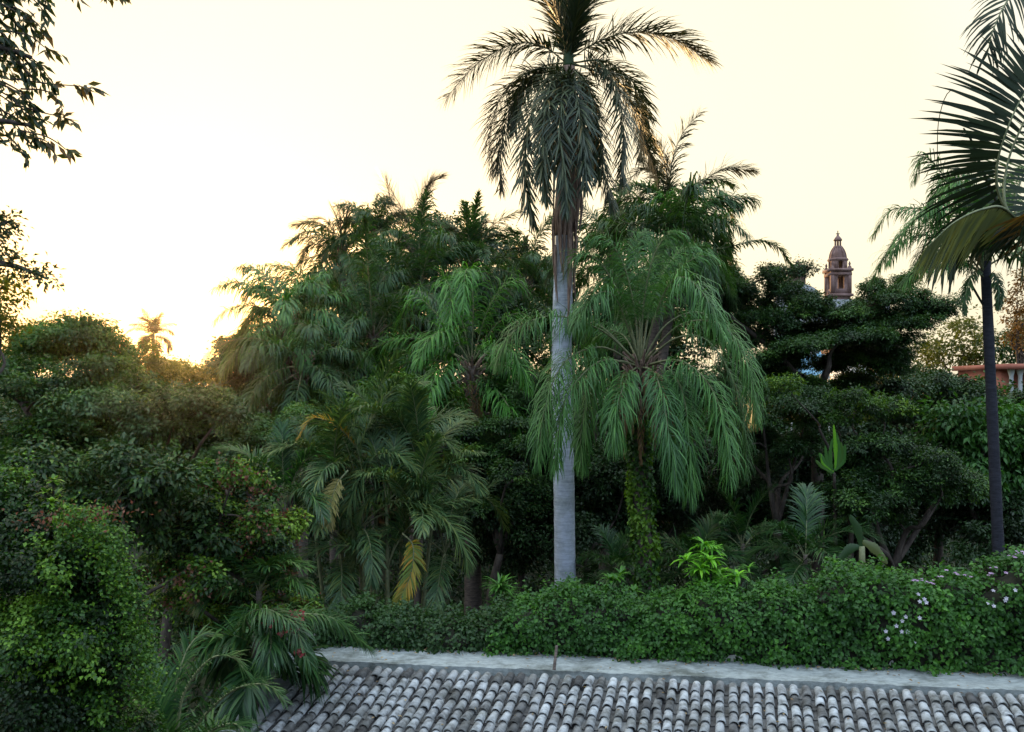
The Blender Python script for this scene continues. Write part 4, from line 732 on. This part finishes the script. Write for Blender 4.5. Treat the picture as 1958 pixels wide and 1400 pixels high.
tree('tree', 'dull green tree right of the dark trunk above the red villa', 'tree', (at(1970, 0, 66)[0], 66), jp, 'mid_leaf', .28, .16, 1.4, .3, v0=.2)
jp = pxpads([(1945, 580, 20, 30), (1950, 620, 24, 34), (1955, 655, 30, 24), (1960, 540, 16, 24)], 60, .9)
tree('tree', 'tall narrow rust coloured tree at the right edge of the view', 'tree', (at(1952, 0, 60)[0], 60), jp, 'rust_leaf', .22, .12, .9, .25, v0=.5, kk=14)
jp = pxpads([(1840, 850, 60, 50), (1900, 830, 60, 50), (1950, 870, 60, 70), (1870, 900, 70, 50), (1960, 960, 60, 60), (1800, 820, 40, 24), (2010, 850, 60, 70)], 30, .9)
tree('tree', 'bright green tree with big drooping leaves behind the slender palm trunk', 'tree', (at(1900, 0, 30)[0], 30), jp, 'bright_leaf', .24, .11, 1.9, .2, v0=.45, hang=1.2, up=.3, kk=12)
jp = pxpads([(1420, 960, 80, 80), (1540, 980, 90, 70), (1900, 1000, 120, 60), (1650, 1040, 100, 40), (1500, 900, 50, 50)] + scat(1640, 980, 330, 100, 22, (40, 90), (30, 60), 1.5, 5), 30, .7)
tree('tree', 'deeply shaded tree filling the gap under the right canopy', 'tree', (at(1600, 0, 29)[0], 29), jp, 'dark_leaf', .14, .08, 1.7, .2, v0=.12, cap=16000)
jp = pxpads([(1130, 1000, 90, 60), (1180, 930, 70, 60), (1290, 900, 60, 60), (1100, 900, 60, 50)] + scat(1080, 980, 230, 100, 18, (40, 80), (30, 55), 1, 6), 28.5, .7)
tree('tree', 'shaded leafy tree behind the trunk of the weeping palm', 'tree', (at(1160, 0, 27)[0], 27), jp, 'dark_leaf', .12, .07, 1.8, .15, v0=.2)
t = thing('banana_plant', 'bright lime upright banana leaf glowing among the dark trees', 'plant', (at(1597, 0, 23.5)[0], 23.5, 0)); b = B()
def blade(b, P, wd, mat=0, v=.5, up=(0, -1, .3), m=22):
    s = smoothpath(P, m); T = nrm(np.gradient(s, axis=0)); Wv = nrm(np.cross(T, np.array(up, float))); u = np.linspace(0, 1, m); hw = wd * np.sin(pi * np.clip(u * .93 + .05, 0, 1)) ** .6 * (1 + .22 * np.sin(u * 37) * np.sin(u * 23)); Nn = np.cross(Wv, T)
    V = np.stack([s - Wv * hw[:, None] - Nn * hw[:, None] * .35, s, s + Wv * hw[:, None] - Nn * hw[:, None] * .35], 1); i = np.arange(m - 1)[:, None] * 3
    b.add(V.reshape(-1, 3), [np.concatenate([i + [0, 1, 4, 3], i + [1, 2, 5, 4]])], mat, v)
for P, wd, mt in (([(1592, 905), (1582, 880), (1578, 852)], .05, 'bright_leaf'), ([(1592, 905), (1588, 870), (1592, 838)], .05, 'bright_leaf'), ([(1598, 900), (1606, 865), (1600, 828)], .05, 'bright_leaf'), ([(1598, 900), (1598, 850), (1594, 812)], .05, 'lime'), ([(1596, 900), (1612, 870), (1608, 845)], .045, 'mid_leaf'), ([(1594, 902), (1574, 885), (1570, 868)], .04, 'lime'), ([(1594, 905), (1576, 880), (1566, 866)], .07, 'bright_leaf'), ([(1596, 900), (1612, 880), (1616, 850)], .07, 'bright_leaf'), ([(1592, 905), (1570, 890), (1560, 880)], .05, 'mid_leaf')):
    b = B(); blade(b, [at(p[0], p[1], 22.6) for p in P], wd, 0, .55); b.obj('leaf', M[mt], t)
b = B(); tube(b, smoothpath([[at(1597, 0, 23.5)[0], 23.5, -.1], at(1597, 1000, 23.2), at(1595, 905, 22.6)], 10), np.linspace(.07, .035, 10), 8); b.obj('stem', M['bark'], t, True)
t = thing('banana_plant', 'shaded banana plant with one pale folded leaf above the flowering hedge', 'plant', (at(1650, 0, 18.5)[0], 18.5, 0))
for P, wd, mt in (([(1650, 1035), (1675, 1050), (1697, 1078)], .10, 'near_pale'), ([(1648, 1045), (1640, 1010), (1625, 985)], .09, 'dark_leaf'), ([(1646, 1045), (1625, 1050), (1600, 1078)], .09, 'dark_leaf')):
    b = B(); blade(b, [at(p[0], p[1], 18.3) for p in P], wd, 0, .3); b.obj('leaf', M[mt], t)
b = B(); tube(b, smoothpath([[at(1650, 0, 18.5)[0], 18.5, -.1], at(1650, 1200, 18.5), at(1648, 1045, 18.3)], 10), np.linspace(.13, .06, 10), 8); b.obj('stem', M['petiole'], t, True)
for lab, px, py, Y, L_, sd in (('dim fan of palm fronds in the dark hollow under the canopy', 1420, 1040, 23, 1.7, 41), ('shaded young palm in the hollow right of the weeping palm trunk', 1330, 1080, 22, 1.3, 42), ('dark low palm near the foot of the slender trunk', 1540, 1060, 21, 1.6, 43), ('faint low palm in the hollow beside the grey palm trunk', 1180, 1085, 23, 1.2, 44)):
    bp(lab, px, py, Y, 'areca', 'front_palm', L_, 12, px, r=.06, seed=sd, ages=(.5, 4.2), boot=False)
# ------------------------------------------------------------------ middle trees
jp = pxpads([(960, 815, 75, 20), (890, 830, 60, 20, .5), (1010, 850, 60, 26, .3), (930, 880, 80, 30, .6), (1000, 920, 70, 40, .5), (940, 960, 70, 40, .6), (880, 900, 40, 40, 1)], 26, .9, 3)
tree('spreading_tree', 'flat topped green tree just left of the grey palm trunk', 'tree', (at(965, 0, 26.5)[0], 26.5), jp, 'flat_leaf', .095, .045, 2.2, .16, sub=.3, up=.9, v0=.45, vs=.22, cap=22000, group=None)
jp = pxpads([(770, 752, 62, 20), (830, 775, 50, 24), (720, 780, 50, 30, 1)], 27.5, .9)
tree('tree', 'small tree with drooping yellow green leaves below the bright palm', 'tree', (at(800, 0, 27.5)[0], 27.5), jp, 'mid_leaf', .18, .06, 2.2, .12, v0=.6, hang=.9, sub=.35)
jp = pxpads([(990, 760, 55, 26), (1040, 740, 40, 26), (955, 740, 30, 20), (1020, 800, 60, 24)], 28, .9)
tree('spreading_tree', 'layered green tree peeping out behind the grey palm trunk', 'tree', (at(1000, 0, 28.4)[0], 28.4), jp, 'flat_leaf', .10, .05, 2.2, .12, sub=.3, up=.9, v0=.4)
jp = pxpads([(1120, 690, 90, 50), (1180, 620, 70, 40, 2), (1060, 620, 50, 40, 3), (1300, 620, 90, 60, 3), (1340, 760, 60, 60), (1000, 650, 60, 50, 3), (1330, 540, 60, 50, 4), (900, 680, 80, 50, 3), (820, 680, 60, 50, 3), (980, 700, 60, 50, 2), (1250, 700, 70, 50, 2), (1400, 640, 50, 40, 4), (1120, 650, 60, 34, 4), (1200, 680, 60, 40, 2)], 34, .8)
tree('tree', 'dark leafy tree filling in behind the big weeping palm', 'tree', (at(1150, 0, 34)[0], 34), jp, 'dark_leaf', .15, .09, 1.8, .2, v0=.3, cap=12000)
jp = pxpads([(520, 820, 90, 26), (600, 800, 80, 22, .5), (450, 850, 70, 24), (540, 870, 90, 30, -.5), (420, 890, 50, 30), (640, 850, 60, 30)], 24, .9, 3)
tree('spreading_tree', 'fresh green flat layered tree between the red flowers and the left palms', 'tree', (at(540, 0, 24)[0], 24), jp, 'flat_leaf', .09, .045, 2.2, .14, sub=.3, up=.9, v0=.55, vs=.2, cap=22000)
jp = pxpads([(470, 720, 60, 40), (520, 700, 60, 50), (600, 720, 90, 50, 2), (450, 670, 30, 18, 3), (500, 660, 40, 24, 2), (690, 720, 60, 50, 2), (760, 690, 60, 60, 4)], 40, .9)
tree('tree', 'brownish backlit tree right of the bright sunset gap', 'tree', (at(520, 0, 40)[0], 40), jp, 'dark_leaf', .18, .10, 1.8, .2, v0=.3)
jp = pxpads([(850, 470, 60, 40), (960, 490, 60, 40), (900, 600, 120, 60), (780, 560, 90, 60), (1010, 560, 60, 60), (660, 560, 60, 50), (700, 620, 90, 60)], 48, .8)
tree('tree', 'massive dark tree behind the left group of palms', 'tree', (at(850, 0, 48)[0], 48), jp, 'dark_leaf', .22, .12, 1.7, .4, v0=.3, cap=12000)
# ------------------------------------------------------------------ left side trees
jp = pxpads([(130, 665, 88, 36), (60, 690, 60, 30), (200, 700, 50, 40), (110, 655, 60, 30), (170, 660, 50, 26)], 44, .9)
tree('tree', 'round topped olive green tree lit from behind on the left skyline', 'tree', (at(130, 0, 44)[0], 44), jp, 'mid_leaf', .17, .10, 2.2, .25, v0=.5)
jp = pxpads([(255, 690, 36, 24), (300, 712, 40, 24), (235, 720, 40, 30)], 52, .9)
tree('tree', 'small sunlit tree below the tiny far palm', 'tree', (at(262, 0, 52)[0], 52), jp, 'sun_tinted_leaf', .18, .10, 1.7, .2, v0=.35)
jp = pxpads([(385, 718, 40, 20), (350, 735, 60, 26), (430, 730, 40, 30), (310, 740, 40, 30)], 60, .9)
tree('tree', 'low golden tree under the bright sunset gap', 'tree', (at(370, 0, 60)[0], 60), jp, 'sun_tinted_leaf', .2, .12, 1.8, .2, v0=.3)
jp = pxpads([(150, 740, 110, 50), (40, 740, 80, 60), (270, 760, 90, 40), (360, 790, 90, 40), (60, 830, 110, 50), (190, 830, 110, 46), (300, 850, 90, 40, -1)], 27, .9, 4)
tree('tree', 'broad dark leafy tree under the round olive tree at the left', 'tree', (at(150, 0, 27)[0], 27), jp, 'mid_leaf', .13, .07, 2.0, .25, v0=.32, cap=26000)
jp = pxpads([(40, 900, 110, 50), (170, 890, 90, 50), (290, 900, 80, 46), (230, 960, 110, 60, .5), (330, 960, 70, 60, .5), (120, 960, 90, 50, .4), (360, 1040, 70, 70, .8)], 15, .8, 4)
tree('tree', 'blackish green glossy leaved tree behind the creeper mound', 'tree', (at(230, 0, 15.8)[0], 15.8), jp, 'dark_leaf', .13, .06, 2.2, .1, v0=.42, vs=.2, cap=26000, hang=.6)
jp = pxpads([(215, 780, 90, 22), (350, 770, 60, 24), (290, 820, 70, 24), (420, 800, 50, 26)], 22, .9)
tree('tree', 'grey green creeper draped tree below the sunset gap', 'tree', (at(300, 0, 22.5)[0], 22.5), jp, 'dark_leaf', .12, .06, 2.0, .15, v0=.5, cap=16000)
def redbits(fr, mt, zr=(0, 1)):
    def f(b, pads, ms):
        ms.append(M[mt]); k = len(ms) - 1; P = []
        for pd in pads:
            for _ in range(int(fr)):
                u = nrm(R.normal(size=3)); u[1] = -abs(u[1]); c = pd[:3] + u * pd[3:6] * 1.0
                P.append(c + R.normal(size=(14, 3)) * .07)
        P = np.concatenate(P); n = len(P); leaves(b, P, R.normal(size=(n, 3)), R.normal(size=(n, 3)) + [0, -1, .5], .07, .055, k, R.random(n))
    return f
jp = pxpads([(420, 900, 60, 40), (480, 930, 60, 44), (400, 980, 70, 60), (470, 1010, 80, 60), (540, 1000, 50, 40, .3), (360, 1080, 90, 70, .3), (440, 1110, 90, 80), (520, 1090, 40, 60, .4), (370, 1190, 90, 80, .3), (470, 1190, 60, 60, .5), (600, 1150, 60, 60, 1.5)], 16.5, .7, 3)
tree('bougainvillea', 'tall bougainvillea shrub with rusty red bracts left of the bushy palm', 'shrub', (at(440, 0, 16.8)[0], 16.8), jp, 'mid_leaf', .085, .055, 2.3, .12, v0=.52, vs=.36, cap=22000, hang=.4, extra=redbits(7, 'rusty_bract'))
for i, (px, py, Y, lab) in enumerate(((545, 1186, 13.4, 'largest cluster of red bracts hanging above the roof corner'), (482, 993, 15.6, 'crimson flower cluster on the upper side of the bougainvillea'), (575, 1250, 13.3, 'tiny red flower over the cement corner of the roof'))):
    c = at(px, py, Y); t = thing('bougainvillea_branch', lab, 'flowers', c); n = (90, 40, 14)[i]; b = B()
    leaves(b, c + R.normal(size=(n, 3)) * (.13, .07, .035)[i] * np.array([1.3, 1, .6]), R.normal(size=(n, 3)), R.normal(size=(n, 3)) + [0, -1, 0], .075, .06, 0, R.random(n)); b.obj('bracts', M['bract'], t)['kind'] = 'stuff'
    b = B(); tube(b, smoothpath([c, c + [-.25, .3, .05], c + [-.7, .9, -.2]], 8), np.linspace(.006, .014, 8), 5); b.obj('twig', M['twig'], t)
# creeper mound in the left foreground
MY = 8.5
jp = pxpads([(40, 1040, 90, 70, .2), (110, 1015, 60, 44, .2), (160, 1075, 52, 60), (70, 1150, 110, 90, .1), (190, 1165, 52, 66), (120, 1260, 110, 90, -.1), (215, 1260, 52, 70), (60, 1370, 130, 90, -.2), (200, 1360, 62, 70, -.1), (180, 1440, 90, 60), (-60, 1150, 120, 150), (20, 960, 60, 40, .5), (100, 1100, 60, 40, -.3), (140, 1200, 60, 40, -.3), (40, 1270, 60, 50, -.4)], MY, .8)
def ivyfront(b, pads, ms):
    ms.append(M['rusty_bract']); n = 320; c = at(160, 985, MY)
    P = c + R.normal(size=(n, 3)) * [.22, .25, .04]; leaves(b, P, R.normal(size=(n, 3)) + [0, 0, .6], R.normal(size=(n, 3)), .045, .025, 1, R.random(n))
t = tree('creeper_mound', 'huge mound of small leaved creeper filling the lower left corner', 'climbing plant', (at(90, 0, MY + .3)[0], MY + .3), jp, 'ivy', .042, .032, 2.4, .16, v0=.36, vs=.34, cap=34000, fill=.12, hang=.6, kk=20, rough=.3, lobe=.42, extra=ivyfront)
rosette('shrub', 'yellow green leafy shoots on top of the creeper mound', 90, 965, 8.8, 'ivy', 24, .12, .04, .7, nh=14, spread=.16, v0=.9)
# brighter rim of fresh leaves running down the right side of the mound
b = B(); pth = smoothpath([at(130, 985, MY - .2), at(198, 1040, MY - .25), at(235, 1130, MY - .25), at(262, 1230, MY - .2), at(268, 1330, MY - .2)], 60) + R.normal(size=(60, 3)) * .035; n = 4200; k = R.integers(0, 60, n)
P = pth[k] + R.normal(size=(n, 3)) * [.07, .10, .08] * R.uniform(.5, 1.7, 60)[k][:, None]; leaves(b, P, R.normal(size=(n, 3)) + [.4, 0, -.3], R.normal(size=(n, 3)) * .6 + [.5, -.4, .6], R.uniform(.025, .05, n), R.uniform(.02, .035, n), 0, np.clip(.66 + R.normal(size=n) * .2, 0, 1))
o = b.obj('fresh_shoots', M['ivy'], t)
# near tree at the upper left
t = thing('near_tree', 'close tree with narrow dark leaves hanging in at the upper left corner', 'tree', (at(-420, 0, 6.2)[0], 6.2, 0)); TY = 6.2
b = B(); tr = smoothpath([[at(-420, 0, TY)[0], TY, -.1], at(-400, 800, TY), at(-300, 300, TY), at(-200, 50, TY)], 24); tube(b, tr, np.linspace(.2, .08, 24), 10)
lb = B()
def twig(pts, n, L=.115, W=.036, v=.4, Y=TY):
    s = smoothpath([at(p[0], p[1], Y + (p[2] if len(p) > 2 else 0)) for p in pts], 20); tube(b, s, np.linspace(.007, .002, 20), 5)
    u = R.uniform(.35, 1, n); i = (u * 19).astype(int); P = s[i] + R.normal(size=(n, 3)) * .012; T = nrm(np.gradient(s, axis=0))[i]
    leaves(lb, P, T * .6 + R.normal(size=(n, 3)) * .55 + [0, 0, -.55], R.normal(size=(n, 3)) * .6 + [0, -1, .4], L * R.uniform(.6, 1.15, n), W * R.uniform(.8, 1.1, n), 0, np.clip(v + R.normal(size=n) * .25, 0, 1), .15, .1)
tube(b, smoothpath([at(-300, 300, TY), at(-150, 130, TY), at(-20, 90, TY), at(60, 110, TY)], 12), np.linspace(.05, .014, 12), 7)
tube(b, smoothpath([at(-300, 300, TY), at(-150, 240, TY), at(-20, 230, TY), at(60, 240, TY)], 12), np.linspace(.045, .012, 12), 7)
for q in range(108):
    x, y = R.uniform(-120, 92), R.uniform(-40, 300)
    if x > 70 and 40 < y < 90 or (x > 70 and y > 280): x -= 30
    twig([(x - 60, y - 50, R.normal() * .3), (x - 20, y - 25), (x + 12, y + 18)], 15, L=.10, W=.03, v=.3)
for P, n in (([(20, 150), (90, 160), (150, 165), (190, 172)], 13), ([(40, 170), (90, 175), (115, 200), (125, 240)], 9), ([(30, 200), (80, 215), (110, 222), (150, 232)], 7), ([(30, 260), (60, 262), (95, 275), (110, 310)], 9), ([(40, 250), (90, 262), (125, 285), (140, 300)], 7), ([(20, 60), (60, 70), (85, 90), (112, 100)], 6), ([(10, 10), (40, 20), (70, 45), (90, 65)], 12), ([(120, -90), (160, -60), (195, -25), (205, -8)], 10), ([(150, -90), (190, -60), (225, -25), (236, -5)], 10), ([(80, -80), (110, -50), (135, -20), (150, -2)], 6)):
    twig(P, int(n * 1.9), L=.11, W=.034, v=.75)
b.obj('trunk', M['bark'], t, True); lb.obj('crown', M['near_tree'], t)
# branch from a second tree on the left, and its sunlit foliage
t = thing('tree', 'tree outside the left edge reaching one leafy branch across the sky', 'tree', (at(-260, 0, 11)[0], 11, 0)); b = B(); lb = B()
tube(b, smoothpath([[at(-260, 0, 11)[0], 11, -.1], at(-250, 800, 11), at(-180, 600, 11)], 14), np.linspace(.2, .1, 14), 9); tube(b, smoothpath([at(-180, 600, 11), at(-80, 500, 11), at(10, 505, 11), at(60, 520, 11), at(92, 535, 11)], 20), np.linspace(.07, .01, 20), 6)
tube(b, smoothpath([at(-180, 600, 11), at(-80, 460, 11), at(0, 430, 11), at(28, 420, 11)], 14), np.linspace(.05, .008, 14), 6)
foliage(lb, pxpads([(5, 500, 26, 16), (40, 520, 22, 14), (72, 532, 22, 13), (92, 540, 12, 10), (0, 435, 26, 16), (22, 420, 14, 9), (-60, 480, 60, 50)], 11), .075, .035, .75, kk=8)
b.obj('trunk', M['bark'], t, True); lb.obj('crown', M['near_tree'], t)
jp = pxpads([(-10, 560, 40, 36), (0, 610, 40, 30), (-20, 640, 46, 36), (-60, 600, 60, 80)], 24, .9)
tree('tree', 'golden backlit tree at the left edge above the olive tree', 'tree', (at(-60, 0, 24)[0], 24), jp, 'sun_tinted_leaf', .13, .07, .7, .15, v0=.6, kk=10)
# ------------------------------------------------------------------ distant treeline, nine shapes copied along the horizon
src = []
for k in range(3):
    X = -200 + k * 30; r_ = 3.4
    jp = np.array([[X + R.normal() * 2.2, 120 + R.normal() * 2, 4.2 + R.uniform(-1.6, 2.4), R.uniform(1.8, 2.8), R.uniform(1.8, 2.8), R.uniform(1.2, 1.9)] for _ in range(9)] + [[X, 120, 2.0, 4, 4, 2.2]])
    src.append(tree('tree', 'indistinct dark tree in the mass along the horizon', 'tree', (X, 120), jp, ('dark_leaf', 'mid_leaf', 'dark_leaf')[k], .26, .16, 1.5, .3, v0=.3, cap=3500, group='trees massed along the horizon'))
spots = []
for px in range(-150, 2150, 62):
    for Y, top in ((55, 745), (85, 735)):
        if abs(px - 350) < 90: top = 765
        spots.append((px + R.uniform(-25, 25), Y + R.uniform(-6, 6), top + R.uniform(-8, 12)))
for i, (px, Y, top) in enumerate(spots):
    zt = max(2.5, at(0, top, Y)[2]); sc = zt / 7.4; loc = (at(px, 0, Y)[0], Y, 0)
    if i < 3: o = src[i]; o.location = loc; o.rotation_euler = (0, 0, 0); o.scale = (sc, sc, sc)
    else: copy_thing(src[i % 3], loc, R.uniform(0, 6.28), sc)

# ------------------------------------------------------------------ shaded undergrowth and the added sun-glow haze
b = B(); n = 60000; x = R.uniform(-14, 26, n); y = R.uniform(17.5, 44, n); hgt = .5 + .45 * np.sin(x * .9) * np.sin(y * .7) + .3 * np.sin(x * 2.3 + 1) * np.sin(y * 1.9); z = np.maximum(.05, hgt * R.random(n) * 1.6)
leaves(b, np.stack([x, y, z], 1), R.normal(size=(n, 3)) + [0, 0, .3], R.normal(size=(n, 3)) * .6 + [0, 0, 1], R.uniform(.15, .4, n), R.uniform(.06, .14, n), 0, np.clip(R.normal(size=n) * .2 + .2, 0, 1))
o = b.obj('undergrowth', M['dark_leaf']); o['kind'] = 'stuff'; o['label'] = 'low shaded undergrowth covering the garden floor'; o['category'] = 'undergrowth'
m, tt, n_, l_ = newmat('haze'); ho = n_('ShaderNodeOutputMaterial'); pv = n_('ShaderNodeVolumePrincipled'); pv.inputs['Density'].default_value = .00006; pv.inputs['Anisotropy'].default_value = .93; pv.inputs['Color'].default_value = (1, .84, .6, 1)  # scattering volume added to imitate the bloom round the sun
l_(pv.outputs[0], ho.inputs['Volume']); b = B(); box(b, (0, 130, 29.5), (700, 340, 62)); o = b.obj('haze', m); o['kind'] = 'stuff'; o['label'] = 'thin warm haze added for the sun glow over the trees'; o['category'] = 'haze'

jp = pxpads([(1640, 765, 40, 12), (1690, 785, 46, 14, .3), (1600, 800, 30, 12, .2), (1500, 740, 34, 12, -.4)], 23.6, .9)
tree('tree', 'slight yellow green tree in the middle of the dark right canopy', 'tree', (at(1640, 0, 24.2)[0], 24.2), jp, 'mid_leaf', .09, .045, 1.8, .09, v0=.5, vs=.3)
